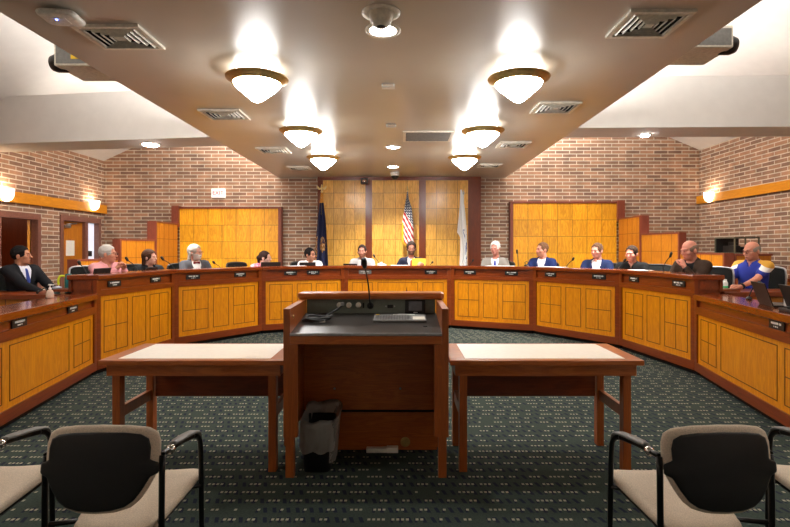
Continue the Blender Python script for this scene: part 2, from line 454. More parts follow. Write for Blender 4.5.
diffuser(-2.16, 6.25, .50, .44, 'square air vent left of the nearest left bowl light')
diffuser(1.80, 5.95, .48, .44, 'square air vent right of and behind the nearest right bowl light')
diffuser(-2.12, 8.50, .50, .44, 'thin square air vent left of the middle left bowl light')
diffuser(1.77, 8.05, .48, .44, 'thin square air vent right of the middle right bowl light')
diffuser(-2.06, 10.35, .44, .40, 'farthest left air vent, above the blue flag')
diffuser(1.74, 10.05, .44, .40, 'farthest right air vent, above the white flag')
L = thing('return_grille', 'grey rectangular return air grille between the two rows of bowl lights', 'air grille', (.39, 7.47, SOF))
MB().box(-.36, .36, -.33, -.29, -.015, 0).box(-.36, .36, .29, .33, -.015, 0).box(-.36, -.32, -.29, .29, -.015, 0).box(.32, .36, -.29, .29, -.015, 0).build('grille_frame', M['offwhite'], L)
g = MB().box(-.32, .32, -.29, .29, -.003, 0)
for k in range(24): g.box(-.32, .32, -.285+k*.024, -.272+k*.024, -.012, -.004)
g.build('slats', M['grey'], L)

L = thing('access_point', 'white wireless access point with a blue light on the front left ceiling', 'access point', (-2.385, 3.58, SOF+.004), .12); L.scale = (.82, .82, .9)
MB().box(-.05, .05, -.05, .05, -.02, 0).build('bracket', M['black'], L)
MB().pad(smooth_poly([(-.14,-.12),(0,-.135),(.14,-.12),(.155,0),(.14,.12),(0,.135),(-.14,.12),(-.155,0)]), .05, lambda u, v, w: (u, v, -.042+w), 48).build('housing', M['white'], L)
MB().box(-.07, .06, -.06, .05, -.071, -.066, .004).build('cover', M['white'], L)
MB().lathe([(.008, -.072), (.008, -.076), (0, -.077)], 12, Matrix.Translation((-.02, -.03, 0))).build('indicator_light', M['blue_led'], L)

L = thing('ceiling_speaker', 'round silver swivel spotlight fitting in the ceiling in front of nearest downlight', 'spotlight fitting', (-.14, 3.58, SOF))
MB().lathe([(.135, 0), (.135, -.008), (.095, -.012), (.09, -.002)], 32).build('trim_ring', M['offwhite'], L)
MB().lathe([(.09, -.004), (.078, -.05), (.07, -.075), (.05, -.095), (.03, -.10)], 28).build('swivel_body', M['offwhite'], L)
MB().lathe([(.032, -.099), (.03, -.106), (0, -.104)], 20).build('aperture', M['black'], L)
for y, lb in ((5.15, 'small white ceiling sensor in front of the middle row of lights'), (6.80, 'small white ceiling sensor between the middle bowl lights')):
    L = thing('ceiling_sensor', lb, 'sensor', (-.13, y, SOF), 0, 'small ceiling sensors')
    MB().box(-.065, .065, -.05, .05, -.03, 0, .008).build('housing', M['white'], L)
    MB().box(-.05, .05, -.054, -.048, -.024, -.004).build('lens', M['beige'], L)
L = thing('dome_camera', 'white dome security camera hanging above the wood wall centre', 'camera', (-.13, 11.0, SOF+.004))
MB().lathe([(.10, 0), (.10, -.05), (.085, -.075)], 24).build('housing', M['white'], L)
MB().lathe([(.082, -.072), (.08, -.10), (.06, -.135), (.03, -.152), (0, -.157)], 24).build('dome', M['black'], L)
L = thing('box_camera', 'small black camera bracketed to the wood wall mullion', 'camera', (-.80, 11.505, 2.94))
MB().box(-.03, .03, .0, .12, -.02, .03).build('bracket', M['black'], L)
MB().box(-.10, .06, -.14, .02, -.06, .07, .012).build('body', M['black'], L)
MB().lathe([(.04, 0), (.045, .02), (0, .022)], 16, Matrix.Translation((-.02, -.138, 0)) @ Matrix.Rotation(PI/2, 4, 'X')).build('lens', M['chrome'], L)

def projector(x0, x1, y0, y1, z0, z1, sgn, lb):
    L = thing('projector', lb, 'projector', ((x0+x1)/2, y0, z0))
    w = (x1-x0)/2; d = y1-y0; h = z1-z0
    MB().box(-w, w, 0, d, 0, h, .012).build('body', M['offwhite'], L)
    MB().box(-w+.02, w-.02, .0-.004, .004, .02, h-.03).build('vent_grid', M['grey'], L)
    MB().lathe([(.075, -.02), (.085, .0), (.085, .08), (.07, .12), (0, .11)], 24, Matrix.Translation((sgn*(w-.02), .14, .07)) @ Matrix.Rotation(sgn*PI/2, 4, 'Y')).build('lens', M['black'], L)
    zc = (RZ - abs((x0+x1)/2)*.47)
    MB().tube([(0, d/2, h), (0, d/2, zc - z0 - .02)], .03, 12).build('mount_pole', M['black'], L)
    return L
pj = projector(-3.20, -2.84, 4.70, 5.15, 3.10, 3.33, -1, 'white projector with a yellow sticker hung beside the left ceiling edge')
MB().box(-.02, .09, -.008, -.003, .06, .14).build('sticker', M['yellow_paper'], pj)
projector(2.45, 3.0, 4.60, 5.06, 3.23, 3.43, 1, 'white projector hung beside the right ceiling edge')

def sconce(x, y, z, sgn, lb):
    L = thing('wall_sconce', lb, 'wall light', (x, y, z), 0, 'white half bowl wall sconces')
    n = 20; vs = []; fs = []
    prof = [(.001, -.13), (.05, -.122), (.09, -.09), (.115, -.04), (.125, .03), (.128, .09)]
    for r, zz in prof:
        for j in range(n+1):
            a = -PI/2 + PI*j/n
            vs.append((sgn*r*math.cos(a), r*math.sin(a), zz))
    for i in range(len(prof)-1):
        for j in range(n): fs.append((i*(n+1)+j, i*(n+1)+j+1, (i+1)*(n+1)+j+1, (i+1)*(n+1)+j))
    MB().add(vs, fs, True).build('glass_shade', M['sconce'], L)
    MB().box(min(0, -sgn*.012), max(0, -sgn*.012), -.05, .05, -.08, .06).build('backplate', M['brass'], L)
    lt = bpy.data.lights.new('sconce_bulb', 'POINT'); lt.energy = 3.5; lt.color = (1, .80, .56); lt.shadow_soft_size = .04
    o = bpy.data.objects.new('sconce_bulb', lt); COL.objects.link(o); o.location = (x+sgn*.08, y, z+.06)
sconce(XL+.085, 8.75, 2.36, 1, 'white half-bowl wall light on the left beam at the picture edge')
sconce(XL+.085, 11.25, 2.40, 1, 'white half-bowl wall light on the left beam above the orange door')
sconce(XR-.085, 11.25, 2.58, -1, 'white half-bowl wall light on the right-hand wall beam')

# ------------------------------------------------------------------ exit sign
L = thing('exit_sign', 'white illuminated EXIT sign with red letters on the brick wall', 'exit sign', at_depth(218, 193, 11.72))
MB().box(-.155, .155, 0, .075, -.105, .105, .008).build('case', M['exit_face'], L)
def text_mesh(body, size, name, mat, parent, loc, rot, ext=.002):
    c = bpy.data.curves.new(name, 'FONT'); c.body = body; c.size = size; c.align_x = 'CENTER'; c.align_y = 'CENTER'; c.extrude = ext
    o = bpy.data.objects.new(name, c); COL.objects.link(o)
    me = bpy.data.meshes.new_from_object(o.evaluated_get(bpy.context.evaluated_depsgraph_get()))
    COL.objects.unlink(o); bpy.data.objects.remove(o)
    r = link_mesh(name, me, mat, parent); r.location = loc; r.rotation_euler = rot
    return r
text_mesh('EXIT', .125, 'lettering', M['exit_red'], L, (0, -.003, 0), (PI/2, 0, 0))

# ------------------------------------------------------------------ wood walls behind the dais
M['honey_bay2'] = wood('honey_veneer_bay_wide', srgb(204, 142, 46), srgb(240, 184, 80), .4, .2, 'Z', (.268, .355), 1.0, .8)
M['honey_bay'] = wood('honey_veneer_bay_slim', srgb(204, 142, 46), srgb(240, 184, 80), .4, .2, 'Z', (.242, .355), 1.0, .8)
def grid_lines(cols, w, z0, z1, zs, y, th=.007):
    m = MB()
    for k in range(1, cols): m.box(k*w-th/2, k*w+th/2, y-.002, y+.001, z0, z1)
    for z in zs: m.box(0, cols*w, y-.002, y+.001, z-th/2, z+th/2)
    return m
C = thing('panelled_wall', 'three-bay oak veneer wall panelling in a brown frame behind the flags', 'wall panelling', (-1.90, 11.62, 0))
fr = MB()
for a, b in ((0, .12), (1.09, 1.24), (2.31, 2.466), (3.43, 3.72)): fr.box(a, b, 0, .18, .18, 2.99)
fr.box(0, 3.72, -.01, .18, 2.99, SOF)
fr.build('frame', M['mahogz'], C)
for x0, w, mat in ((.12, .2425, 'honey_bay'), (1.24, .2675, 'honey_bay2'), (2.466, .241, 'honey_bay')):
    p = MB().box(0, 4*w, .02, .16, -.03, 2.775).build('veneer_panel', M[mat], C); p.location = (x0, 0, .215)
    q = grid_lines(4, w, 0, 2.775, [k*.355 for k in range(1, 8)], .02).build('joint_lines', M['inlay'], p)
def side_panel(x0, x1, ztop, frame_side, lb):
    C = thing('oak_wall_panel', lb, 'wall panelling', (x0, 11.62, 0), 0)
    W = x1-x0; cols = 7; w = W/cols; h = .378
    p = MB().box(0, W, .02, .16, .18-ztop+0, 0).build('veneer_panel', M['honey_grid'], C); p.location = (0, 0, ztop)
    grid_lines(cols, w, .18-ztop, 0, [-h*k for k in range(1, 6)], .02).build('joint_lines', M['inlay'], p)
    f = MB().box(-.07 if frame_side < 0 else 0, W if frame_side < 0 else W+.07, 0, .17, ztop, ztop+.045)
    if frame_side < 0: f.box(-.07, 0, 0, .17, .18, ztop)
    else: f.box(W, W+.07, 0, .17, .18, ztop)
    f.build('frame', M['redcap'], C)
    e = MB().box(-.16 if frame_side > 0 else W, 0 if frame_side > 0 else W+.16, -.05, .17, ztop-.42, ztop+.06)
    e.build('end_post', M['redcap'], C)
side_panel(-5.05, -2.80, 2.345, 1, 'wide golden oak wall panel under the EXIT sign')
side_panel(2.56, 4.92, 2.465, -1, 'wide golden oak wall panel on the right side of the back wall')
def wing(A, B, ztop, sgn, lb):
    A, B = Vector(A), Vector(B); d = B-A; Ln = d.length
    C = thing('stepped_wood_partition', lb, 'wood partition', (A.x, A.y, .18), math.atan2(d.y, d.x), 'stepped wood partitions')
    o = sgn                                      # side away from the dais, in local y
    yy = lambda a, b: (min(a*o, b*o), max(a*o, b*o))
    H = ztop-.18
    MB().box(0, Ln-.03, *yy(0, .15), 0, H-.03).build('boards', M['orange'], C)
    g = MB()
    for k in range(1, int(Ln/.24)+1): g.box(k*.24-.004, k*.24+.004, *yy(-.002, .001), 0, H-.03)
    for z in (H-.36, H-.74):
        if z > .1: g.box(0, Ln-.03, *yy(-.002, .001), z-.004, z+.004)
    g.build('joint_lines', M['inlay'], C)
    MB().box(Ln-.03, Ln, *yy(-.01, .18), 0, H).box(0, Ln-.03, *yy(-.01, .17), H-.03, H).build('end_cap', M['redcap'], C)
R = [((4.935, 11.56), (4.90, 10.45), 2.11), ((4.92, 10.43), (5.24, 9.60), 1.735), ((5.25, 9.58), (5.46, 8.60), 1.35)]
for (a, b, z), s in zip(R, ('tallest step of the stepped wood partition on the right', 'middle step of the stepped wood partition on the right', 'lowest step of the stepped wood partition, under the dark cabinet')): wing(a, b, z, 1, s)
Lf = [((-5.065, 11.56), (-5.02, 10.45), 1.995), ((-5.04, 10.43), (-5.29, 9.60), 1.61), ((-5.32, 9.58), (-5.47, 8.60), 1.24)]
for (a, b, z), s in zip(Lf, ('tallest step of the stepped wood partition on the left', 'middle step of the stepped wood partition on the left', 'lowest step of the stepped wood partition in front of the orange door')): wing(a, b, z, -1, s)
C = thing('wood_cabinet', 'low wooden cabinet against the right partition carrying equipment', 'cabinet', (5.95, 9.1, .18))
MB().box(-.25, .35, -.42, .45, 0, 1.12).build('body', M['orange'], C)
MB().box(-.27, .37, -.44, .47, 1.12, 1.155, .005).build('top', M['redcap'], C)
MB().box(-.27, -.25, -.44, .45, 0, 1.12).build('side_panel', M['redcap'], C)
C = thing('equipment_case', 'dark glass-fronted equipment case on the low cabinet behind the bald man', 'equipment case', (5.80, 8.9, 1.335))
MB().box(-.11, .32, -.2, .36, 0, .02).box(-.11, .32, -.2, .36, .27, .29).box(-.11, -.09, -.2, -.18, .02, .27).box(.30, .32, -.2, -.18, .02, .27).box(-.11, -.09, .34, .36, .02, .27).box(.30, .32, .34, .36, .02, .27).box(.07, .09, -.2, -.18, .02, .27).build('frame', plain('olive_frame', srgb(92, 88, 70), .4), C)
MB().box(-.06, .06, -.1, .2, .02, .14, .01).box(.12, .28, -.1, .2, .02, .12, .01).box(-.03, .04, -.08, .1, .14, .2, .01).box(-.09, .30, .33, .355, .02, .27).build('equipment', M['black'], C)
# ------------------------------------------------------------------ dais
V = [Vector(p) for p in ((-2.96, 3.40), (-3.40, 5.70), (-3.21, 7.23), (-2.32, 8.50), (-1.01, 9.12), (.89, 9.12), (2.20, 8.50), (3.09, 7.23), (3.28, 5.70), (2.84, 3.40))]
NS = 9
DIR = [(V[i+1]-V[i]).normalized() for i in range(NS)]
NRM = [Vector((-d.y, d.x)) for d in DIR]
LEN = [(V[i+1]-V[i]).length for i in range(NS)]
def offp(i, d):
    if i == 0: return V[0] + NRM[0]*d
    if i == NS: return V[NS] + NRM[NS-1]*d
    a, b = NRM[i-1], NRM[i]; m = (a+b)/(1+a.dot(b))
    return V[i] + m*d
def loc2(s, p):
    q = Vector(p)-V[s]; return (q.dot(DIR[s]), q.dot(NRM[s]))
def segplan(s, d0, d1, a=0.0, b=0.0):
    L, e = DIR[s], .0004
    P = [offp(s, d0)+L*(a+e), offp(s+1, d0)-L*(b+e), offp(s+1, d1)-L*(b+e), offp(s, d1)+L*(a+e)]
    return [loc2(s, p) for p in P]
def seg_t(s, px):                                  # where a measured column crosses the front of section s
    k = (px-CX)/F; A, D = V[s], DIR[s]
    return (k*A.y - A.x)/(D.x - k*D.y)

# raised platform behind the dais
pl = [offp(i, .09) for i in range(NS+1)]
poly = [(XL, 3.4)] + [(p.x, p.y) for p in pl] + [(XR, 3.4), (XR, YB), (XL, YB)]
bm = bmesh.new()
f = bm.faces.new([bm.verts.new((x, y, .18)) for x, y in poly])
r = bmesh.ops.extrude_face_region(bm, geom=[f])
for v in [g for g in r['geom'] if isinstance(g, bmesh.types.BMVert)]: v.co.z = .001
bmesh.ops.triangulate(bm, faces=[f for f in bm.faces if len(f.verts) > 4])
struct('floor_platform', MB().bm(bm), M['carpet'])

def rect_lines(m, x0, x1, z0, z1, y, cross=False, th=.008):
    t = th/2
    for a, b, c, d in ((x0, x1, z0, z0), (x0, x1, z1, z1), (x0, x0, z0, z1), (x1, x1, z0, z1)):
        m.box(a-t, b+t, y-.002, y+.002, c-t, d+t)
    if cross:
        xm, zm = (x0+x1)/2, z0+(z1-z0)*.50
        m.box(xm-t, xm+t, y-.002, y+.002, z0, z1); m.box(x0, x1, y-.002, y+.002, zm-t, zm+t)

POS = ['leftmost low section, nearest the camera on the left', 'first tall section after the low one on the left', 'second tall section from the left, before the bow tie man',
       'tall section just left of the centre one', 'centre section with the star emblem behind the lectern', 'tall section just right of the centre one',
       'tall section in front of the two men in blue blazers', 'last tall section on the right before the low one', 'rightmost low section with laptops, nearest the camera on the right']
DAIS = []
M['ledge'] = wood('polished_mahogany', srgb(112, 44, 10), srgb(150, 67, 22), .16, .5, 'X', None, .5)
for s in range(NS):
    low = s in (0, 8)
    D = thing('dais_section', 'mahogany and gold dais desk, ' + POS[s], 'dais desk', (V[s].x, V[s].y, 0), math.atan2(DIR[s].y, DIR[s].x), 'dais desk sections')
    DAIS.append(D); L = LEN[s]
    if low: zt, zl, zf, zr, zb = .912, .845, .77, .69, .152
    else:   zt, zl, zf, zr, zb = 1.12, 1.065, .945, .878, .155
    st = .065
    fr = MB()
    fr.box(st, L-st, 0, .04, .055, zb).box(st, L-st, 0, .04, zr, zf)
    fr.prism(segplan(s, 0, .04, 0, L-st) if False else [loc2(s, offp(s, 0)+DIR[s]*.0004), (st, 0), (st, .04), loc2(s, offp(s, .04)+DIR[s]*.0004)], .055, zl)
    fr.prism([(L-st, 0), loc2(s, offp(s+1, 0)-DIR[s]*.0004), loc2(s, offp(s+1, .04)-DIR[s]*.0004), (L-st, .04)], .055, zl)
    fr.build('frame', M['mahog'], D)
    for xm in ((st, .02), (L-st-.02, .02)): pass
    MB().box(st, L-st, .028, .045, zf, zl).build('name_board', M['mahog'], D)
    x0, x1 = st, L-st; W = x1-x0; Hh = zr-zb
    fp = MB().box(x0, x1, .016, .04, zb, zr).build('front_panel', M['honey'], D)
    il = MB(); z0, z1 = zb+Hh*.10, zr-Hh*.085
    bands = ((.035, .215, 1), (.265, .735, 0), (.785, .965, 1)) if low else ((.05, .34, 1), (.405, .595, 0), (.66, .95, 1))
    if s == 4: bands = ((.04, .245, 1), (.30, .70, 0), (.755, .96, 1))
    for a, b, c in bands: rect_lines(il, x0+W*a, x0+W*b, z0, z1, .015, c)
    il.build('inlay_lines', M['inlay'], fp)
    if s == 4:                                     # star emblem inlaid in the centre panel
        em = MB(); xc, zc, R1 = (.10+1.01), zb+Hh*.50, .235
        for k in range(8):
            a = PI/2+k*PI/4; R2 = R1 if k % 2 == 0 else R1*.92; b = .04
            tip = (xc+R2*math.cos(a), .0125, zc+R2*math.sin(a))
            l_ = (xc+b*math.cos(a+.9), .0125, zc+b*math.sin(a+.9)); r_ = (xc+b*math.cos(a-.9), .0125, zc+b*math.sin(a-.9))
            c_ = (xc, .0125, zc)
            bk = lambda p: (p[0], .0165, p[2])
            em.add([tip, l_, c_, r_, bk(tip), bk(l_), bk(c_), bk(r_)], [(0,1,2,3), (7,6,5,4), (0,4,5,1), (1,5,6,2), (2,6,7,3), (3,7,4,0)])
        em.build('star_emblem', M['mahogz'], fp)
    MB().prism(segplan(s, .046, .06, .01, .01), .181, zl-.001).build('back_board', M['mahogz'], D)
    lg = MB().prism(segplan(s, -.018, .33), zl, zt)
    lo = lg.build('ledge', M['ledge'], D)
    bv = lo.modifiers.new('bevel', 'BEVEL'); bv.width = .008; bv.segments = 2; bv.limit_method = 'ANGLE'
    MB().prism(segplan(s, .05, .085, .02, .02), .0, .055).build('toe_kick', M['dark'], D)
    if s in (1, 7):                                # closed end beside the low desk
        e = MB()
        if s == 1: e.box(.0, .045, .064, .325, .95, zl-.001).box(.012, .03, .064, .325, .181, .95)
        else: e.box(L-.045, L, .064, .325, .95, zl-.001).box(L-.03, L-.012, .064, .325, .181, .95)
        e.build('end_panel', M['mahog'], D)
    if low:
        e = MB()
        if s == 0: e.box(.0, .03, .064, .29, .181, zl-.001)
        else: e.box(L-.03, L, .064, .29, .181, zl-.001)
        e.build('end_panel', M['mahogz'], D)
    if not low:
        MB().prism(segplan(s, .335, .52, .03, .03), .93, .96).build('worktop', M['mahog'], D)
        MB().prism(segplan(s, .30, .33, .03, .03), .93, zl-.001).build('riser', M['mahogz'], D)
    else:
        MB().prism(segplan(s, .335, .70, .03, .42) if s == 0 else segplan(s, .335, .70, .42, .03), .70, .73).build('worktop', M['mahog'], D)
        MB().prism(segplan(s, .30, .33, .03, .05), .181, zl-.001).build('riser', M['mahogz'], D)

# ------------------------------------------------------------------ nameplates
def plate(s, px, lb, tint='black', seed=0):
    low = s in (0, 8); z = .805 if low else 1.005
    t = seg_t(s, px); p = V[s]+DIR[s]*t
    N = thing('nameplate', lb, 'nameplate', (p.x+NRM[s].x*.0265, p.y+NRM[s].y*.0265, z), math.atan2(DIR[s].y, DIR[s].x), 'black nameplates on the dais')
    b = MB().box(-.112, .112, -.012, 0, -.036, .036, .003).build('plate', M['black'] if tint == 'black' else M['grey'], N)
    m = MB(); rr = random.Random(seed+int(px))
    for zz, hw, hh in ((.011, .075, .010), (-.016, .036, .006)):
        x = -hw
        while x < hw:
            w = rr.uniform(.007, .011); m.box(x, min(x+w, hw), -.0135, -.0118, zz-hh*rr.uniform(.8, 1), zz+hh*rr.uniform(.75, 1)); x += w+.003 + (.010 if rr.random() < .15 else 0)
    m.build('lettering', M['paper'], b)
    return N
plate(0, 22, 'black nameplate nearest the camera on the left low desk')
plate(0, 75, 'black nameplate on the left low desk below the clear pump bottle')
plate(1, 116, 'black nameplate in front of the man in the pink shirt')
plate(1, 157, 'black nameplate in front of the woman in the black jacket')
plate(2, 194, 'black nameplate in front of the man with the bow tie')
plate(2, 241, 'black nameplate in front of the woman in the pink tie-dye top')
plate(3, 291, 'black nameplate just left of the person in the white shirt')
plate(3, 313.5, 'black nameplate directly below the person in the white shirt')
plate(4, 365, 'grey nameplate behind the lectern microphone, below the pale blazer man', 'grey')
plate(4, 431, 'black nameplate right of centre, below the man with yellow paper')
plate(5, 469.5, 'black nameplate directly right of the centre section post')
plate(5, 511, 'black nameplate below the white-haired man in grey suit')
plate(6, 549.5, 'black nameplate below the man in the open-collar blue blazer')
plate(6, 598, 'black nameplate below the man in the navy suit looking down')
plate(7, 632.5, 'black nameplate below the man in the black polo shirt')
plate(7, 677, 'black nameplate below the man resting chin on hand')
plate(8, 774, 'black nameplate on the right low desk below the laptops')

# ------------------------------------------------------------------ outer side desks
def outer_desk(x0, x1, y0, ztop, lb):
    D = thing('side_desk', lb, 'desk', ((x0+x1)/2, y0, .18), 0)
    w = (x1-x0)/2; h = ztop-.18
    MB().box(-w, w, -.02, .52, h-.055, h, .006).build('top', M['mahog'], D)
    MB().box(-w, w, .03, .06, .0, h-.055).build('front_panel', M['orange'], D)
    g = MB(); k = -w+.2
    while k < w: g.box(k-.004, k+.004, .027, .031, 0, h-.055); k += .26
    g.build('joint_lines', M['inlay'], D)
    for sx in (-1, 1):
        MB().box(*sorted((sx*w, sx*(w-.04))), .06, .50, 0, h-.055).build('side_panel', M['mahogz'], D)
outer_desk(-6.80, -3.80, 5.80, .895, 'wooden side desk behind the left low desk, man in black suit at it')
outer_desk(3.72, 6.70, 5.90, .915, 'wooden side desk behind the laptops, man in blue polo at it')

# ------------------------------------------------------------------ gooseneck microphones
def mic(base, tip, lb, tall=False):
    b = Vector(base); t = Vector(tip)-b
    m = thing('gooseneck_microphone', lb, 'microphone', base, 0, 'gooseneck microphones on the desks')
    MB().lathe([(.03, 0), (.03, .012), (.014, .03), (0, .032)], 14).build('base', M['black'], m)
    mid = Vector((t.x*.35, t.y*.35, max(.1, t.z*.62)))
    end = t*.93
    MB().tube(spline([(0, 0, .028), mid, end], 6), .006, 6).build('gooseneck', M['black'], m)
    MB().tube([t*.88, t*.90, t*1.0, t*1.05, t*1.07], [.008, .016, .019, .016, .006], 10).build('capsule', M['black'], m)
def dais_pt(s, px, d, z):
    k = (px-CX)/F; A = V[s]+NRM[s]*d; D = DIR[s]
    t = (k*A.y - A.x)/(D.x - k*D.y); p = A+D*t
    return Vector((p.x, p.y, z))
def tipz(px, py, s, d):
    p = dais_pt(s, px, d, 0); p.z = EYE-(py-CY)/F*p.y; return p
WT = .961
mic(dais_pt(0, 49, .27, .913), tipz(37.5, 292, 0, .36), 'gooseneck microphone on the left low desk beside the pump bottle')
mic(dais_pt(1, 89, .42, WT), tipz(79, 262, 1, .50), 'gooseneck microphone left of the man in the pink shirt')
mic(dais_pt(1, 141, .45, WT), tipz(126.5, 258.5, 1, .56), 'gooseneck microphone between the pink shirt and the black jacket')
mic(dais_pt(2, 178, .40, WT), tipz(162, 258, 2, .48), 'gooseneck microphone between black jacket woman and bow tie man')
mic(dais_pt(2, 224, .42, WT), tipz(213.5, 262, 2, .5), 'gooseneck microphone right of the bow tie man')
mic(dais_pt(4, 381, .5, WT), tipz(374, 255.5, 4, .6), 'gooseneck microphone by the pale blazer man, near crumpled tissue')
mic(dais_pt(4, 427, .5, WT), tipz(432.5, 262, 4, .5), 'short gooseneck microphone right of the yellow paper')
mic(dais_pt(5, 468, .5, WT), tipz(473, 260, 5, .5), 'gooseneck microphone left of the white-haired man')
mic(dais_pt(5, 518.5, .55, WT), tipz(517, 251, 5, .6), 'gooseneck microphone between white-haired man and blue blazer')
mic(dais_pt(6, 564, .45, WT), tipz(573.5, 258.5, 6, .5), 'gooseneck microphone between the two men in blue blazers')
mic(dais_pt(6, 616, .4, WT), tipz(625, 260, 6, .45), 'gooseneck microphone left of the man in the black polo')
mic(dais_pt(7, 661, .45, WT), tipz(671, 254, 7, .5), 'gooseneck microphone right of the man in the black polo')
mic(dais_pt(8, 749, .27, .913), tipz(759.5, 282.5, 8, .33), 'gooseneck microphone on the right low desk beside the first laptop')

# ------------------------------------------------------------------ things on the desks
def laptop(loc, rz, tilt, lb, w=.30, d=.21, grp='black laptops on the dais'):
    """rz: direction the keyboard edge faces (0 = screen back faces the camera)"""
    o = thing('laptop', lb, 'laptop', loc, rz, grp)
    b = MB().box(-w/2, w/2, 0, d, 0, .016, .004).build('base', M['black'], o)
    MB().box(-w/2+.02, w/2-.02, .03, d*.6, .0155, .018).build('keyboard', M['greyd'], b)
    R = Matrix.Translation((0, .002, .014)) @ Matrix.Rotation(tilt, 4, 'X')
    s = MB().box(-w/2, w/2, -.008, 0, 0, d, .003, R).build('lid', M['black'], o)
    MB().box(-w/2+.012, w/2-.012, 0, .002, .012, d-.012, 0, R).build('screen', M['greyd'], s)
    return o
def ang(s): return math.atan2(DIR[s].y, DIR[s].x)
laptop(tuple(dais_pt(1, 99, .40, WT)), ang(1), .25, 'black laptop in front of the man in the pink shirt')
laptop(tuple(dais_pt(1, 147.5, .42, WT)), ang(1), .35, 'black laptop in front of the woman in the black jacket', .28, .19)
laptop(tuple(dais_pt(3, 270.5, .36, WT)), ang(3), .18, 'black laptop beside the woman in the pink tie-dye top', .34, .22)
laptop(tuple(dais_pt(3, 307, .40, WT)), ang(3), .22, 'dark laptop in front of the person in the white shirt', .30, .21)
laptop(tuple(dais_pt(4, 350.5, .42, WT)), 0, .3, 'dark laptop at the left hand of the pale blazer man', .26, .18)
laptop(tuple(dais_pt(8, 766, .16, .9125)), ang(8)-.12, .32, 'open black laptop on the right low desk, left of two', .34, .20, 'laptops on the right low desk')
laptop(tuple(dais_pt(8, 797, .20, .9125)), ang(8)-.1, .32, 'open black laptop cut by the right picture edge', .34, .20, 'laptops on the right low desk')
p = dais_pt(8, 789, .10, .9125)
o = thing('desk_phone', 'low black conference device beside the laptops on the right low desk', 'phone', tuple(p), ang(8))
MB().box(-.06, .22, -.05, .10, 0, .028, .008).build('base', M['black'], o)
MB().box(.0, .06, -.04, .09, .028, .045, .008).build('handset', M['black'], o)
p = dais_pt(8, 777, .22, .9125)
o = thing('tissue_pack', 'small white and pink packet standing behind the laptop', 'packet', tuple(p), ang(8))
MB().box(.10, .14, .0, .03, 0, .13, .008).build('wrapper', M['paper'], o)

def lathe_thing(name, lb, cat, loc, parts, grp=None, rz=0):
    o = thing(name, lb, cat, loc, rz, grp)
    for n, prof, mat in parts: MB().lathe(prof, 20).build(n, mat, o)
    return o
M['clear'] = plain('clear_gel', srgb(226, 200, 180), .15)
o = lathe_thing('pump_bottle', 'clear hand sanitizer pump bottle on the left low desk', 'bottle', tuple(dais_pt(0, 50, .26, .9125)),
    [('bottle', [(.032, 0), (.036, .01), (.036, .05), (.026, .075), (.012, .085), (.012, .09)], M['clear']), ('pump', [(.014, .088), (.014, .105), (.005, .107), (.005, .125), (.016, .127), (.016, .14), (0, .142)], M['white'])])
MB().box(-.006, .04, -.006, .006, .128, .138, .002).build('nozzle', M['white'], o)
o = lathe_thing('water_bottle', 'teal water bottle with lime strap at the end of the left desk', 'bottle', (-3.90, 5.98, .8955),
    [('bottle', [(.036, 0), (.04, .01), (.04, .17), (.03, .195)], M['teal']), ('lid', [(.031, .194), (.031, .225), (0, .228)], M['teal'])])
MB().tube(spline([(-.03, -.02, .20), (-.07, -.04, .20), (-.085, -.05, .15), (-.08, -.05, .10)], 6), .012, 8).build('strap', M['lime'], o)
o = thing('drinking_cup', 'pale blue round-lidded cup beside the teal bottle', 'cup', (-3.965, 5.88, .8955))
MB().lathe([(.03, 0), (.042, .05), (.045, .07)], 20).build('cup', M['aqua'], o)
MB().lathe([(.047, .068), (.047, .08), (0, .088)], 20).build('lid', M['pane'], o)
lathe_thing('squeeze_bottle', 'white and green drink bottle by the watch of the man in blue', 'bottle', (3.80, 5.98, .9155),
    [('bottle', [(.027, 0), (.03, .01), (.03, .10), (.02, .12)], M['white']), ('label_band', [(.0305, .03), (.0305, .065)], plain('green_band', srgb(70, 190, 120), .5)), ('cap', [(.018, .118), (.018, .14), (0, .142)], M['white'])])
o = lathe_thing('travel_mug', 'black travel mug between white-haired man and blue blazer man', 'mug', tuple(dais_pt(5, 526.5, .40, WT)),
    [('mug', [(.034, 0), (.042, .02), (.042, .145), (.038, .15)], M['white']), ('lid', [(.043, .148), (.043, .175), (.03, .185), (0, .186)], M['black'])])
MB().tube(spline([(.0, 0, .18), (.03, 0, .215), (0, 0, .235), (-.03, 0, .215), (0, 0, .18)], 5), .006, 6).build('loop', M['black'], o)
o = thing('crumpled_tissue', 'white crumpled tissue on the dais right of the pale blazer man', 'tissue', tuple(dais_pt(4, 381.5, .36, WT)))
bm = bmesh.new(); bmesh.ops.create_icosphere(bm, subdivisions=3, radius=.075)
rr = random.Random(3)
for v in bm.verts:
    q = v.co.normalized(); k = 1+.35*math.sin(q.x*7+q.z*5)*math.cos(q.y*6-q.z*4)+rr.uniform(-.06, .06)
    v.co = Vector((q.x*.09*k, q.y*.05*k, max(0, .10+q.z*.10*k)))
MB().bm(bm).build('tissue', M['paper'], o)
def sheet(loc, rz, lb, w=.22, d=.30, mat='paper', grp='papers on the dais'):
    o = thing('paper_sheet', lb, 'paper', loc, rz, grp)
    m = MB()
    for k in range(3): m.box(-w/2+k*.006, w/2+k*.004, -d/2+k*.005, d/2-k*.004, k*.0012, k*.0012+.001)
    m.build('sheets', M[mat], o)
pp = dais_pt(4, 399, .20, 1.1205); sheet(tuple(pp), .1, 'white papers on the dais edge by the man in dark suit', .30, .2)
pp = dais_pt(5, 500, .20, 1.1205); sheet(tuple(pp), ang(5), 'white papers on the dais edge before the white-haired man', .5, .2)
pp = dais_pt(6, 552, .18, 1.1205); sheet(tuple(pp), ang(6), 'white papers on the dais edge before the blue blazer man', .5, .2)
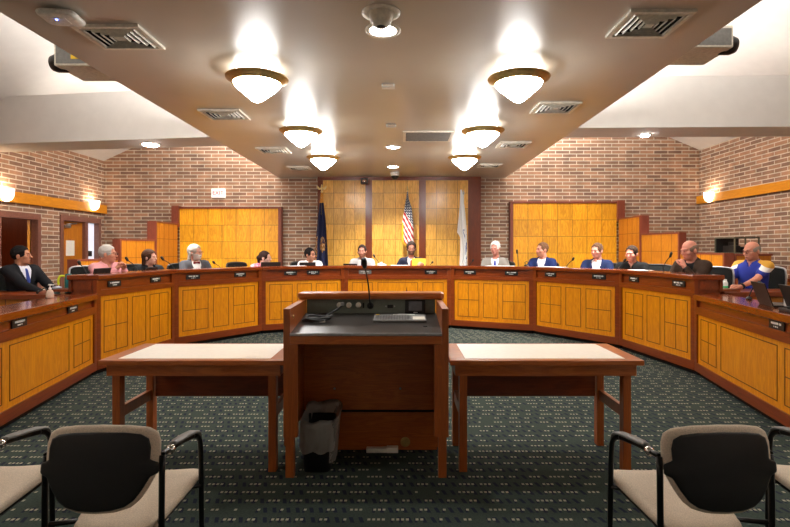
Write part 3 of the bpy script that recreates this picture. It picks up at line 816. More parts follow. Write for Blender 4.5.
pp = dais_pt(3, 297, .18, 1.1205); sheet(tuple(pp), ang(3), 'white papers on the dais edge before the white shirt person', .3, .2)
pp = dais_pt(7, 640, .20, 1.1205); sheet(tuple(pp), ang(7), 'white papers on the dais edge before the black polo man', .3, .2)
# ------------------------------------------------------------------ flags
def interp(tab, v):
    for (a, b), (c, d) in zip(tab, tab[1:]):
        if v <= c: return b+(d-b)*(v-a)/(c-a) if c > a else d
    return tab[-1][1]
def cloth(name, mat, parent, left, right, bot, z0, amp=.05, waves=2.5, nu=28, nv=34, y0=0.0):
    vs = []; fs = []; uv = []
    for sd in (0, 1):
        for j in range(nv+1):
            v = j/nv
            for i in range(nu+1):
                u = i/nu
                x = interp(left, v)*(1-u)+interp(right, v)*u
                z = z0 - v*interp(bot, u)
                w = max(.02, interp(right, v)-interp(left, v))
                y = y0 + amp*min(1, w/.12)*(.35+.65*v)*math.sin(u*waves*2*PI+v*2.0) - .03*v*math.sin(u*PI) + sd*.004
                x += .006*math.sin(u*waves*4*PI+v*5)*min(1, v*3)
                vs.append((x, y, z)); uv.append((u, v))
    q = (nu+1)*(nv+1)
    for j in range(nv):
        for i in range(nu):
            a = j*(nu+1)+i
            fs.append((a, a+1, a+nu+2, a+nu+1)); fs.append((q+a+nu+1, q+a+nu+2, q+a+1, q+a))
    for i in range(nu): a = nv*(nu+1)+i; fs.append((a, a+1, q+a+1, q+a))
    for j in range(nv):
        a = j*(nu+1); b = a+nu
        fs.append((a, a+nu+1, q+a+nu+1, q+a)); fs.append((b, q+b, q+b+nu+1, b+nu+1))
    me = bpy.data.meshes.new(name); me.from_pydata(vs, [], fs); me.update()
    l = me.uv_layers.new(name='UVMap')
    for lp in me.loops: l.data[lp.index].uv = uv[lp.vertex_index]
    me.polygons.foreach_set('use_smooth', [True]*len(fs))
    return link_mesh(name, me, mat, parent)

t = NT('us_flag_cloth'); sp = t.n('ShaderNodeSeparateXYZ'); t.l(t.coords('UV'), sp.inputs[0]); u, v = sp.outputs[0], sp.outputs[1]
st = t.math('GREATER_THAN', t.math('FRACT', t.math('MULTIPLY', t.math('SUBTRACT', v, t.math('MULTIPLY', u, .22)), 8.2)), .5)
stripes = t.mix(st, srgb(176, 26, 36), srgb(238, 230, 220))
cu = t.math('SUBTRACT', t.math('FRACT', t.math('MULTIPLY', u, 4.0)), .5); cv = t.math('SUBTRACT', t.math('FRACT', t.math('MULTIPLY', t.math('SUBTRACT', v, t.math('MULTIPLY', u, .1)), 22.0)), .5)
star = t.math('LESS_THAN', t.math('ADD', t.math('ABSOLUTE', cu), t.math('ABSOLUTE', cv)), .36)
canton = t.mix(star, srgb(24, 30, 66), srgb(232, 230, 228))
isc = t.math('LESS_THAN', t.math('SUBTRACT', v, t.math('MULTIPLY', u, .20)), .36)
c = t.mix(isc, stripes, canton)
fr = t.math('MAXIMUM', t.math('GREATER_THAN', v, .955), t.math('MULTIPLY', t.math('LESS_THAN', u, .12), t.math('GREATER_THAN', v, .60)))
t.base(t.mix(fr, c, srgb(236, 186, 40))).set(.75); M['us_flag'] = t.m
t = NT('navy_flag_cloth'); sp = t.n('ShaderNodeSeparateXYZ'); t.l(t.coords('UV'), sp.inputs[0]); u, v = sp.outputs[0], sp.outputs[1]
nz = t.n('ShaderNodeTexNoise'); nz.inputs['Scale'].default_value = 23; nz.inputs['Detail'].default_value = 6; t.l(t.coords('UV'), nz.inputs['Vector'])
du = t.math('SUBTRACT', u, .62); dv = t.math('SUBTRACT', v, .66)
rr_ = t.math('ADD', t.math('MULTIPLY', t.math('MULTIPLY', du, du), 12.0), t.math('MULTIPLY', t.math('MULTIPLY', dv, dv), 55.0))
emb = t.math('MULTIPLY', t.math('LESS_THAN', rr_, .6), t.math('GREATER_THAN', nz.outputs['Fac'], .5))
edge = t.math('MULTIPLY', t.math('LESS_THAN', u, .22), t.math('MULTIPLY', t.math('GREATER_THAN', nz.outputs['Fac'], .5), t.math('GREATER_THAN', v, .55)))
tp = t.math('LESS_THAN', v, .13)
g = t.math('MAXIMUM', t.math('MAXIMUM', edge, emb), tp)
c = t.mix(g, srgb(26, 30, 66), t.mix(t.math('GREATER_THAN', nz.outputs['Fac'], .60), srgb(206, 140, 36), srgb(200, 186, 160)))
t.base(c).set(.7); M['navy_flag'] = t.m
t = NT('white_flag_cloth'); sp = t.n('ShaderNodeSeparateXYZ'); t.l(t.coords('UV'), sp.inputs[0]); u, v = sp.outputs[0], sp.outputs[1]
nz = t.n('ShaderNodeTexNoise'); nz.inputs['Scale'].default_value = 9; t.l(t.coords('UV'), nz.inputs['Vector'])
em = t.math('MULTIPLY', t.math('GREATER_THAN', u, .62), t.math('MULTIPLY', t.math('GREATER_THAN', nz.outputs['Fac'], .56), t.math('GREATER_THAN', v, .5)))
t.base(t.mix(em, srgb(240, 239, 236), srgb(70, 84, 150))).set(.75); M['white_flag'] = t.m

def flag(px, Y, ztop, lb, tint):
    x = (px-CX)/F*Y
    o = thing('standing_flag', lb, 'flag', (x, Y, .18))
    MB().lathe([(.15, 0), (.15, .02), (.06, .05), (.03, .09), (.02, .12)], 24).build('base', M['brass'], o)
    MB().tube([(0, 0, .08), (0, 0, ztop-.18)], .014, 10).build('pole', M['gold'] if tint != 'white_flag' else M['white'], o)
    return o
S = 1/44.5
o = flag(407.5, 11.40, 2.74, 'United States flag hanging on a pole before the middle wood bay', 'us')
MB().lathe([(.02, 2.55), (.028, 2.575), (.012, 2.60), (.02, 2.62), (0, 2.66)], 12).build('finial', M['brass'], o)
cloth('cloth', M['us_flag'], o, [(0, -.012), (.12, -.03), (.35, -.08), (.6, -.12), (.8, -.125), (1, -.125)], [(0, .012), (.12, .03), (.25, .09), (.5, .13), (.8, .145), (1, .15)],
      [(0, 1.12), (1, 1.44)], 2.52, .035, 2.0, y0=-.03)
o = flag(321.8, 11.40, 2.70, 'navy blue flag with gold fringe and eagle finial on a pole', 'navy')
e = MB().lathe([(.018, 2.50), (.03, 2.53), (.014, 2.56), (.03, 2.585), (.032, 2.62), (.016, 2.645), (.02, 2.67), (0, 2.69)], 12)
for sx in (-1, 1):
    e.pad([(sx*.015, 2.585), (sx*.05, 2.61), (sx*.10, 2.665), (sx*.11, 2.63), (sx*.085, 2.58), (sx*.07, 2.565), (sx*.03, 2.57)], .014, lambda u, v, w: (u, w, v), 24)
e.build('eagle_finial', M['gold'], o)
cloth('cloth', M['navy_flag'], o, [(0, -.022), (.1, -.04), (.3, -.09), (.6, -.14), (1, -.17)], [(0, .025), (.1, .035), (.3, .075), (.6, .12), (1, .17)],
      [(0, 1.78), (1, 1.73)], 2.50, .05, 2.5, y0=-.02)
o = flag(463.5, 11.40, 2.66, 'white flag with a blue emblem on a white pole, right of centre', 'white_flag')
MB().lathe([(.02, 2.46), (.022, 2.50), (.008, 2.54), (0, 2.57)], 10).build('finial', M['silver'], o)
cloth('cloth', M['white_flag'], o, [(0, -.075), (.2, -.09), (.45, -.135), (.53, -.145), (.58, -.08), (.75, -.07), (1, -.09)], [(0, -.035), (.2, .015), (.5, .065), (.7, .09), (1, .10)],
      [(0, 1.80), (1, 1.76)], 2.565, .035, 2.0, y0=-.03)

# ------------------------------------------------------------------ lectern
LXc = -.215
Lc = thing('lectern', 'wide wooden lectern with open knee space and black control desk', 'lectern', (LXc, 3.13, 0))
w = .507
for sx in (-1, 1):
    prof = [(0, .25), (.56, .25), (.56, 1.046), (0, 1.038)]
    vs = [(sx*(w-.04), y, z) for y, z in prof]+[(sx*w, y, z) for y, z in prof]
    MB().add(vs, [(0,1,2,3), (7,6,5,4), (0,4,5,1), (1,5,6,2), (2,6,7,3), (3,7,4,0)]).build('side_panel', M['cherryz'], Lc)
    st = MB().box(*sorted((sx*(w-.04), sx*(w-.088))), 0, .03, .25, .82)
    st.build('front_stile', M['cherryz'], Lc)
    MB().box(*sorted((sx*(w-.012), sx*(w-.062))), .004, .05, 0, .25).build('leg', M['cherryz'], Lc)
    MB().box(*sorted((sx*(w-.012), sx*(w-.062))), .49, .54, 0, .25).build('leg', M['cherryz'], Lc)
MB().box(-w+.04, w-.04, 0, .03, .82, .882, .003).build('front_rail', M['cherry'], Lc)
# inclined black working surface
def incl(y): return .884+(y)*(.063/.54)
MB().add([(-w+.04, .0, incl(0)-.012), (w-.04, .0, incl(0)-.012), (w-.04, .54, incl(.54)-.012), (-w+.04, .54, incl(.54)-.012),
          (-w+.04, .0, incl(0)), (w-.04, .0, incl(0)), (w-.04, .54, incl(.54)), (-w+.04, .54, incl(.54))],
         [(3,2,1,0), (4,5,6,7), (0,1,5,4), (1,2,6,5), (2,3,7,6), (3,0,4,7)]).build('work_surface', M['greyd'], Lc)
MB().box(-w+.04, w-.04, -.004, .006, .872, .890, .003).build('front_lip', M['silver'], Lc)
cp = MB().box(-w+.045, w-.045, .535, .555, .935, 1.046).build('control_panel', plain('console_grey_green', srgb(118, 126, 114), .4, 0, .4, .05), Lc)
MB().box(-.525, .525, .50, .66, 1.046, 1.096, .022).build('top_rail', M['cherry'], Lc)
MB().box(-w+.04, w-.04, .445, .465, .0, .262).build('lower_back_panel', M['cherry'], Lc)
MB().box(-w+.04, w-.04, .455, .462, .262, .282).build('seam', M['dark'], Lc)
MB().box(-w+.04, w-.04, .44, .46, .282, .872).build('modesty_panel', M['cherry'], Lc)
MB().lathe([(.022, 0), (.034, 0), (.034, .006), (.022, .006)], 20, Matrix.Translation((.245, .445, .055)) @ Matrix.Rotation(PI/2, 4, 'X')).build('cable_grommet', M['brass'], Lc)
MB().lathe([(.022, 0), (0, 0)], 20, Matrix.Translation((.245, .442, .055)) @ Matrix.Rotation(PI/2, 4, 'X')).build('grommet_hole', M['dark'], Lc)
for x in (-.25, .21):
    MB().lathe([(.008, 0), (.008, .004), (0, .005)], 10, Matrix.Translation((x, .44, .43)) @ Matrix.Rotation(PI/2, 4, 'X')).build('screw', M['silver'], Lc)
MB().lathe([(.011, 0), (.011, .004), (0, .006)], 12, Matrix.Translation((-w+.041, .09, .98)) @ Matrix.Rotation(PI/2, 4, 'Y')).build('button', M['gold'], Lc)
# sockets, plugs, touch screen on the console
def cx(px, Y=3.665): return (px-CX)/F*Y - LXc
for px in (339.5, 349, 358.5):
    MB().lathe([(.02, 0), (.02, .012), (.013, .02), (0, .02)], 14, Matrix.Translation((cx(px), .535, 1.005)) @ Matrix.Rotation(PI/2, 4, 'X')).build('jack', M['offwhite'], cp)
MB().lathe([(.024, 0), (.024, .006), (.015, .01), (0, .01)], 18, Matrix.Translation((cx(370.3), .535, 1.0)) @ Matrix.Rotation(PI/2, 4, 'X')).build('microphone_socket', M['black'], cp)
MB().box(cx(363.5)-.006, cx(363.5)+.006, .53, .536, .985, 1.02).build('switch', M['black'], cp)
for px in (386, 394.5): MB().lathe([(.005, 0), (.005, .006), (0, .007)], 8, Matrix.Translation((cx(px), .535, .995)) @ Matrix.Rotation(PI/2, 4, 'X')).build('screw', M['silver'], cp)
MB().box(cx(387.5), cx(393), .532, .536, .983, 1.007).build('socket', M['black'], cp)
ts = MB().box(cx(405), cx(425.3), .525, .536, .938, 1.043, .004).build('touch_screen', M['black'], cp)
MB().box(cx(408.7), cx(421.9), .5235, .526, .965, 1.032).build('display', plain('grey_display', srgb(110, 112, 116), .25), ts)
MB().box(cx(413.5), cx(417.5), .5235, .526, .949, .955).build('indicator', M['white'], ts)
MB().box(.36, .385, .17, .195, incl(.18)-.002, incl(.18)+.003).build('cable_port', M['black'], Lc)

# microphone on the lectern
o = thing('gooseneck_microphone', 'tall thin gooseneck microphone rising from the lectern console', 'microphone', (LXc+cx(370.3), 3.655, 1.0))
tip = Vector(((364-CX)/F*3.40, 3.40, EYE-12/F*3.40)) - Vector(o.location)
MB().tube(spline([(0, .0, 0), (0, -.035, .03), (-.012, -.06, .17), tip*.9], 8), .0055, 8).build('gooseneck', M['black'], o)
MB().tube([tip*.86, tip*.9, tip*1.0, tip*1.06, tip*1.08], [.007, .016, .021, .018, .006], 12).build('foam_windscreen', M['black'], o)

# keyboard on the lectern
KY = 3.40
k = thing('keyboard', 'slim grey keyboard with touchpad lying on the lectern', 'keyboard', (-.005, KY, incl(KY-3.13)+.0006))
k.rotation_euler = (math.atan(.063/.54), 0, 0)
kb = MB().box(-.18, .175, 0, .165, 0, .016, .004).build('body', M['grey'], k)
ks = MB()
for r in range(5):
    for c in range(13): ks.box(-.168+c*.0185, -.168+c*.0185+.0155, .018+r*.0235, .018+r*.0235+.019, .0155, .0185)
ks.build('keys', M['silver'], kb)
MB().box(.085, .168, .02, .10, .0155, .017).build('touchpad', M['offwhite'], kb)
MB().box(-.05, .10, .145, .160, .0155, .018).build('function_strip', M['white'], kb)
MB().box(-.168, -.145, .142, .158, .0155, .019).build('power_key', M['yellow_paper'], kb)
# coiled cables
def coil(lb, cxx, cyy, seed, n, mat, rad):
    rr = random.Random(seed); pts = []
    for i in range(n):
        a = i*1.9+rr.uniform(-.4, .4); r = rad*rr.uniform(.4, 1)
        x, y = cxx+r*1.35*math.cos(a), cyy+r*math.sin(a)
        pts.append((x-cxx, y-cyy, incl(y-3.13)-incl(cyy-3.13)+.008+.008*(i % 4)))
    pts.append((.12, .16, incl(cyy+.16-3.13)-incl(cyy-3.13)+.05))
    pts.append((.15, .195, incl(cyy+.19-3.13)-incl(cyy-3.13)+.075))
    o = thing('coiled_cable', lb, 'cable', (cxx, cyy, incl(cyy-3.13)))
    c = MB().tube(spline(pts, 6), .006, 6).build('cable', mat, o)
    e = pts[0]; MB().box(e[0]-.03, e[0]+.01, e[1]-.03, e[1]-.012, .001, .016, .003).build('plug', M['white'], o)
    e = pts[-1]; MB().box(e[0]-.012, e[0]+.012, e[1]-.015, e[1]+.012, e[2]-.01, e[2]+.014, .003).build('connector', M['silver'], o)
coil('black coiled display cable with pale plugs on the lectern, left', -.565, 3.42, 4, 13, M['black'], .085)

# waste bin with a liner
B = thing('waste_bin', 'black waste bin with a clear liner in the lectern knee space', 'waste bin', (-.535, 3.32, 0))
def sqr(hw, hd, z, n=40, rnd=.25, rip=0, seed=0):
    out = []; rr = random.Random(seed)
    for i in range(n):
        a = 2*PI*i/n; c, s_ = math.cos(a), math.sin(a)
        k = (abs(c)**5+abs(s_)**5)**(-1/5)
        q = 1+rip*math.sin(a*9+seed)+rip*.7*math.sin(a*17+seed*2.1)
        out.append((hw*k*c*q, hd*k*s_*q, z+rip*.25*math.sin(a*7+seed)))
    return out
def loft(rings, close=False):
    vs = sum(rings, []); n = len(rings[0]); fs = []
    for i in range(len(rings)-1):
        for j in range(n): fs.append((i*n+j, i*n+(j+1) % n, (i+1)*n+(j+1) % n, (i+1)*n+j))
    if close: fs.append(tuple(range(n-1, -1, -1)))
    return vs, fs
MB().add(*loft([sqr(.085, .11, 0), sqr(.105, .135, .30), sqr(.10, .13, .30), sqr(.08, .105, .01)], True), smooth=True).build('bin', M['black'], B)
t = NT('clear_liner'); t.b.inputs['Transmission Weight'].default_value = .55
nz = t.n('ShaderNodeTexNoise'); nz.inputs['Scale'].default_value = 22; t.l(t.coords(), nz.inputs['Vector'])
t.base(srgb(214, 210, 202)).set(.28).bump(nz.outputs['Fac'], .8, .02); t.b.inputs['Alpha'].default_value = .6
M['liner'] = t.m
rg = [sqr(.108, .138, .13, rip=.03, seed=1), sqr(.111, .141, .16, rip=.05, seed=5), sqr(.112, .142, .21, rip=.03, seed=2), sqr(.113, .143, .27, rip=.05, seed=3), sqr(.111, .14, .305, rip=.02, seed=4)]
top = []
for i, (x, y, z) in enumerate(sqr(.108, .135, .322, rip=.025, seed=5)): top.append((x+max(0, x)*.30+.005, y+.012, z+.05*max(0, y/.13)+.02*max(0, x/.1)))
rg += [top, [(x*.93, y*.93, z-.03) for x, y, z in top], [(x*.86, y*.86, .20) for x, y, z in top], [(x*.78, y*.78, .05) for x, y, z in top]]
MB().add(*loft(rg), smooth=True).build('liner', M['liner'], B)
o = thing('power_strip', 'white power strip on the carpet inside the lectern', 'power strip', (-.12, 3.535, 0))
MB().box(-.12, .10, -.02, .02, 0, .032, .005).build('body', M['offwhite'], o)
MB().box(.02, .10, -.022, .022, .0, .038, .004).build('adapter', M['cream'], o)

# ------------------------------------------------------------------ side tables
def table(x0, x1, lb):
    T = thing('side_table', lb, 'table', ((x0+x1)/2, 3.17, 0), 0, 'wooden tables beside the lectern')
    w = (x1-x0)/2; d = .58; H = .714
    tp = MB().box(-w, w, 0, d, H-.034, H, .007).build('table_top', M['cherry'], T)
    MB().box(-w+.10, w-.10, .05, d-.035, H-.002, H+.0015).build('cream_inset', M['cream'], tp)
    MB().box(-w+.035, w-.035, .035, .055, H-.105, H-.034).box(-w+.035, w-.035, d-.06, d-.04, H-.105, H-.034).box(-w+.035, -w+.055, .055, d-.06, H-.105, H-.034).box(w-.055, w-.035, .055, d-.06, H-.105, H-.034).build('apron', M['cherry'], T)
    MB().box(-w+.12, w-.12, d-.085, d-.065, .35, H-.034).build('modesty_panel', M['mahog'], T)
    for sx in (-1, 1):
        for y in (.045, d-.105):
            MB().box(*sorted((sx*(w-.064), sx*(w-.112))), y, y+.06, 0, H-.06, .002).build('leg', M['cherryz'], T)
        MB().box(*sorted((sx*(w-.072), sx*(w-.10))), .105, d-.105, .33, .40).build('stretcher', M['cherryz'], T)
table(-1.885, -.725, 'wooden table with cream inset top, left of the lectern')
table(.305, 1.515, 'wooden table with cream inset top, right of the lectern')

# ------------------------------------------------------------------ visitor armchairs
def armchair(x, y, rz, lb, first=[None]):
    if first[0]:
        o = dup(first[0], lb); o.location = (x, y, 0); o.rotation_euler = (0, 0, rz); return o
    T = thing('armchair', lb, 'chair', (x, y, 0), rz, 'beige upholstered armchairs facing the lectern'); first[0] = T
    # local: +y is forward (away from the camera), backrest plane near y=0
    half = [(0, .785), (.09, .782), (.158, .772), (.188, .754), (.199, .72), (.199, .66), (.190, .612), (.168, .568), (.142, .528), (.110, .503), (.06, .490)]
    half = [(u, v-(.001 if v > .7 else 0)) for u, v in half]
    outl = half+[(0, .487)]+[(-u, v) for u, v in half[:0:-1]]
    curve = lambda u, v: .55*u*u + .12*(v-.64)
    MB().pad(outl, .05, lambda u, v, w: (u, -.018+curve(u, v)+w, v), 72, 1.6).build('back_cushion', M['beige'], T)
    hs = [(0, .757), (.09, .754), (.142, .746), (.168, .730), (.176, .70), (.175, .668), (.205, .655), (.205, .622), (.178, .610), (.155, .570), (.130, .536), (.10, .516), (.055, .506)]
    hs = [(u, v+(.009 if v > .69 else 0)) for u, v in hs]
    so = hs+[(0, .503)]+[(-u, v) for u, v in hs[:0:-1]]
    MB().pad(so, .016, lambda u, v, w: (u, -.041+curve(u, v)+w, v), 144, 3).build('back_shell', M['black'], T)
    so2 = [(-.15, .03), (-.11, .0), (0, -.01), (.11, 0), (.15, .03), (.175, .18), (.195, .33), (.188, .385), (.13, .405), (0, .41), (-.13, .405), (-.188, .385), (-.195, .33), (-.175, .18)]
    zt = lambda v: .365+.05*(v/.40)
    MB().pad(smooth_poly(so2, 4), .062, lambda u, v, w: (u, v+.045, zt(v)+w+.5*u*u), 80, 1.7).build('seat', M['beige'], T)
    MB().pad(smooth_poly([(u*.9, .02+v*.93) for u, v in so2], 4), .02, lambda u, v, w: (u, v+.045, zt(v)-.035+w+.5*u*u), 60, 3).build('seat_pan', M['black'], T)
    r = .011
    for sx in (-1, 1):
        xr, xf = sx*.204, sx*.207
        MB().tube([(xr+sx*.004, .0-.03, 0), (xr, 0, .30), (xr, .005, .60), (xr, .01, .672)], r, 10).build('leg', M['black_metal'], T)
        MB().tube(spline([(xf, .38, .0), (xf, .375, .30), (xf, .365, .55), (xf-sx*.004, .35, .607), (xf-sx*.010, .31, .630)], 6), r, 10).build('leg', M['black_metal'], T)
        a = MB().tube(spline([(xr, .01, .672), (xr+sx*.004, .05, .672), (xf-sx*.012, .19, .650), (xf-sx*.010, .31, .630)], 6), r*.95, 10).build('arm_rail', M['black_metal'], T)
        # flat arm pad
        path = spline([(xr+sx*.004, .085, .676), (xr+sx*.002, .15, .668), (xf-sx*.010, .25, .650), (xf-sx*.008, .325, .634), (xf-sx*.004, .358, .604)], 5)
        vs = []; fs = []
        for i, p in enumerate(path):
            ww = .021 if 2 < i < len(path)-3 else .014
            for dx, dz in ((-ww, .006), (-ww*.7, .014), (ww*.7, .014), (ww, .006), (ww*.7, .001), (-ww*.7, .001)): vs.append((p.x+dx, p.y, p.z+dz))
        n = 6
        for i in range(len(path)-1):
            for j in range(n): fs.append((i*n+j, i*n+(j+1) % n, (i+1)*n+(j+1) % n, (i+1)*n+j))
        fs += [tuple(range(n)), tuple(range((len(path)-1)*n, len(path)*n))[::-1]]
        MB().add(vs, fs, True).build('arm_pad', M['grey'], T)
        MB().lathe([(.014, 0), (.017, .012), (.012, .03), (0, .032)], 12, Matrix.Translation((xr+sx*.008, .05, .668)) @ Matrix.Rotation(-1.3, 4, 'X')).build('arm_joint', M['chrome'], T)
        MB().tube([(xr, .003, .43), (sx*.10, .2, .352)], .009, 8).build('seat_bracket', M['black_metal'], T)
        MB().tube([(xf, .366, .40), (sx*.12, .33, .395)], .009, 8).build('seat_bracket', M['black_metal'], T)
    return T
armchair(-1.052, 1.80, .02, 'beige and black armchair in full view at the front left')
armchair(1.115, 1.80, .055, 'beige and black armchair in full view at the front right')
armchair(-1.71, 1.84, .05, 'beige armchair cut off by the left picture edge')
armchair(1.79, 1.84, -.05, 'beige armchair cut off by the right picture edge')
# ------------------------------------------------------------------ people: implicit surfaces meshed with surface nets
def surface_nets(fn, lo, hi, h):
    ax = [np.arange(lo[i], hi[i]+h, h, dtype=np.float32) for i in range(3)]
    X = np.meshgrid(*ax, indexing='ij')
    D = fn(X[0], X[1], X[2]).astype(np.float32)
    D[0], D[-1] = np.maximum(D[0], h), np.maximum(D[-1], h); D[:, 0] = np.maximum(D[:, 0], h); D[:, -1] = np.maximum(D[:, -1], h)
    D[:, :, 0] = np.maximum(D[:, :, 0], h); D[:, :, -1] = np.maximum(D[:, :, -1], h)
    S = D < 0
    sh = tuple(n-1 for n in D.shape)
    sub = lambda A, o: A[o[0]:o[0]+sh[0], o[1]:o[1]+sh[1], o[2]:o[2]+sh[2]]
    cor = [(i, j, k) for i in (0, 1) for j in (0, 1) for k in (0, 1)]
    cnt = sum(sub(S, c).astype(np.int8) for c in cor)
    act = (cnt > 0) & (cnt < 8)
    idx = np.argwhere(act)
    if len(idx) == 0: return [], []
    vid = -np.ones(sh, np.int32); vid[act] = np.arange(len(idx))
    acc = np.zeros((len(idx), 3)); num = np.zeros(len(idx))
    I, J, K = idx.T
    for a in cor:
        for axis in range(3):
            if a[axis] == 1: continue
            b = list(a); b[axis] = 1
            da, db = D[I+a[0], J+a[1], K+a[2]], D[I+b[0], J+b[1], K+b[2]]
            m = (da < 0) != (db < 0)
            t = np.where(m, da/np.where(m, da-db, 1), 0)
            P = np.stack([np.full(len(idx), float(q)) for q in a], 1); P[:, axis] += t
            acc += P*m[:, None]; num += m
    V_ = (idx + acc/num[:, None])*h + np.array(lo)
    F_ = []
    for axis in range(3):
        o = [0, 0, 0]; o[axis] = 1
        n = D.shape
        A = S[:n[0]-o[0], :n[1]-o[1], :n[2]-o[2]]; B = S[o[0]:, o[1]:, o[2]:]
        E = np.argwhere(A != B); u, w = (axis+1) % 3, (axis+2) % 3
        ok = (E[:, u] > 0) & (E[:, w] > 0) & (E[:, u] < n[u]-1) & (E[:, w] < n[w]-1)
        E = E[ok]; fl = A[E[:, 0], E[:, 1], E[:, 2]]
        def at(du, dw):
            Q = E.copy(); Q[:, u] += du; Q[:, w] += dw
            return vid[Q[:, 0], Q[:, 1], Q[:, 2]]
        q = np.stack([at(-1, -1), at(0, -1), at(0, 0), at(-1, 0)], 1)
        q[~fl] = q[~fl][:, ::-1]
        F_.append(q)
    return V_, np.concatenate(F_)

def rcone(X, Y, Z, a, b, r1, r2):
    ax, ay, az = a; bx, by, bz = b[0]-a[0], b[1]-a[1], b[2]-a[2]
    L = bx*bx+by*by+bz*bz
    t = np.clip(((X-ax)*bx+(Y-ay)*by+(Z-az)*bz)/L, 0, 1)
    return np.sqrt((X-ax-t*bx)**2+(Y-ay-t*by)**2+(Z-az-t*bz)**2)-(r1+(r2-r1)*t)
def ell(X, Y, Z, c, r):
    x, y, z = X-c[0], Y-c[1], Z-c[2]
    k0 = np.sqrt((x/r[0])**2+(y/r[1])**2+(z/r[2])**2); k1 = np.sqrt((x/r[0]**2)**2+(y/r[1]**2)**2+(z/r[2]**2)**2)+1e-9
    return k0*(k0-1)/k1
def smin(a, b, k):
    h = np.clip(.5+.5*(b-a)/k, 0, 1)
    return b*(1-h)+a*h-k*h*(1-h)
def union(lst, k):
    d = lst[0]
    for e in lst[1:]: d = smin(d, e, k)
    return d

def nets_obj(name, parts, mat, parent):
    vs = []; fs = []
    for v, f in parts:
        k = len(vs); vs += [tuple(p) for p in v]; fs += [tuple(int(i)+k for i in q) for q in f]
    me = bpy.data.meshes.new(name); me.from_pydata(vs, [], fs); me.update()
    me.polygons.foreach_set('use_smooth', [True]*len(fs))
    return link_mesh(name, me, mat, parent)

def head_sdf(X, Y, Z, nose=1.0, jaw=1.0):
    d = union([ell(X, Y, Z, (0, .014, .03), (.077, .097, .09)), ell(X, Y, Z, (0, -.032, -.04), (.060*jaw, .060, .078)),
               ell(X, Y, Z, (0, -.062, -.092), (.027*jaw, .024, .022))], .03)
    ax = np.abs(X)
    for e, k in ((ell(ax, Y, Z, (.044, -.062, -.022), (.022, .02, .02)), .02), (ell(X, Y, Z, (0, -.083, .028), (.05, .012, .010)), .014)): d = smin(d, e, k)
    sock = ell(ax, Y, Z, (.031, -.103, .008), (.018, .018, .011))
    d = -smin(-d, sock, .012)
    d = smin(d, rcone(X, Y, Z, (0, -.088, .016), (0, -.112*nose, -.026), .007, .012), .010)
    d = smin(d, ell(ax, Y, Z, (.011, -.098, -.03), (.009, .011, .008)), .006)
    d = smin(d, ell(X, Y, Z, (0, -.089, -.060), (.026, .010, .006)), .006)
    d = smin(d, ell(X, Y, Z, (0, -.088, -.071), (.022, .010, .007)), .005)
    d = smin(d, ell(ax, Y, Z, (.080, .012, -.012), (.010, .022, .033)), .010)
    d = smin(d, ell(ax, Y, Z, (.032, -.090, .007), (.012, .011, .008)), .004)
    return smin(d, rcone(X, Y, Z, (0, .022, -.06), (0, .040, -.19), .050, .056), .03)

def rotz(a): return Matrix.Rotation(a, 3, 'Z')
def rotx(a): return Matrix.Rotation(a, 3, 'X')

SKIN = {}
def skin(c):
    if c not in SKIN:
        t = NT('skin_%d_%d_%d' % c); nz = t.n('ShaderNodeTexNoise'); nz.inputs['Scale'].default_value = 40; t.l(t.coords(), nz.inputs['Vector'])
        b = srgb(*c); t.base(t.mix(nz.outputs['Fac'], tuple(q*.85 for q in b[:3])+(1,), tuple(min(1, q*1.1) for q in b[:3])+(1,)))
        t.set(.5, 0, .35); t.b.inputs['Subsurface Weight'].default_value = .06; t.b.inputs['Subsurface Radius'].default_value = (.01, .004, .002)
        SKIN[c] = t.m
    return SKIN[c]
FAB = {}
def fabric(name, c, c2=None):
    k = (name, c, c2)
    if k not in FAB:
        if c2 is None: FAB[k] = plain(name, srgb(*c), .85, 0, .2, .04, 90)
        elif c2 == 'yoke':                     # blue knit with gold shoulder yoke and a white sleeve band
            t = NT(name); sp = t.n('ShaderNodeSeparateXYZ'); t.l(t.coords(), sp.inputs[0])
            ax_ = t.math('ABSOLUTE', sp.outputs[0]); zz = t.math('SUBTRACT', sp.outputs[2], t.math('MULTIPLY', t.math('SUBTRACT', ax_, .12), -.5))
            g = t.math('MULTIPLY', t.math('GREATER_THAN', ax_, .085), t.math('GREATER_THAN', zz, 1.035))
            wb = t.math('MULTIPLY', t.math('GREATER_THAN', ax_, .14), t.math('LESS_THAN', t.math('ABSOLUTE', t.math('SUBTRACT', zz, 1.008)), .027))
            t.base(t.mix(wb, t.mix(g, srgb(*c), srgb(214, 158, 54)), srgb(234, 230, 224))).set(.8); FAB[k] = t.m
        else:
            t = NT(name); nz = t.n('ShaderNodeTexNoise'); nz.inputs['Scale'].default_value = 16; nz.inputs['Distortion'].default_value = 1.5
            t.l(t.coords(), nz.inputs['Vector'])
            t.base(t.ramp(nz.outputs['Fac'], [(.42, srgb(*c)), (.52, srgb(*c2)), (.60, srgb(236, 200, 220))])).set(.85); FAB[k] = t.m
    return FAB[k]

def ik(S, W, l1, l2, pole):
    d = W-S; L = min(d.length, (l1+l2)*.995); W = S+d.normalized()*L
    a = (l1*l1-l2*l2+L*L)/(2*L); h = math.sqrt(max(0, l1*l1-a*a)); u = d.normalized()
    p = pole-u*pole.dot(u); p = p.normalized()
    return S+u*a+p*h, W

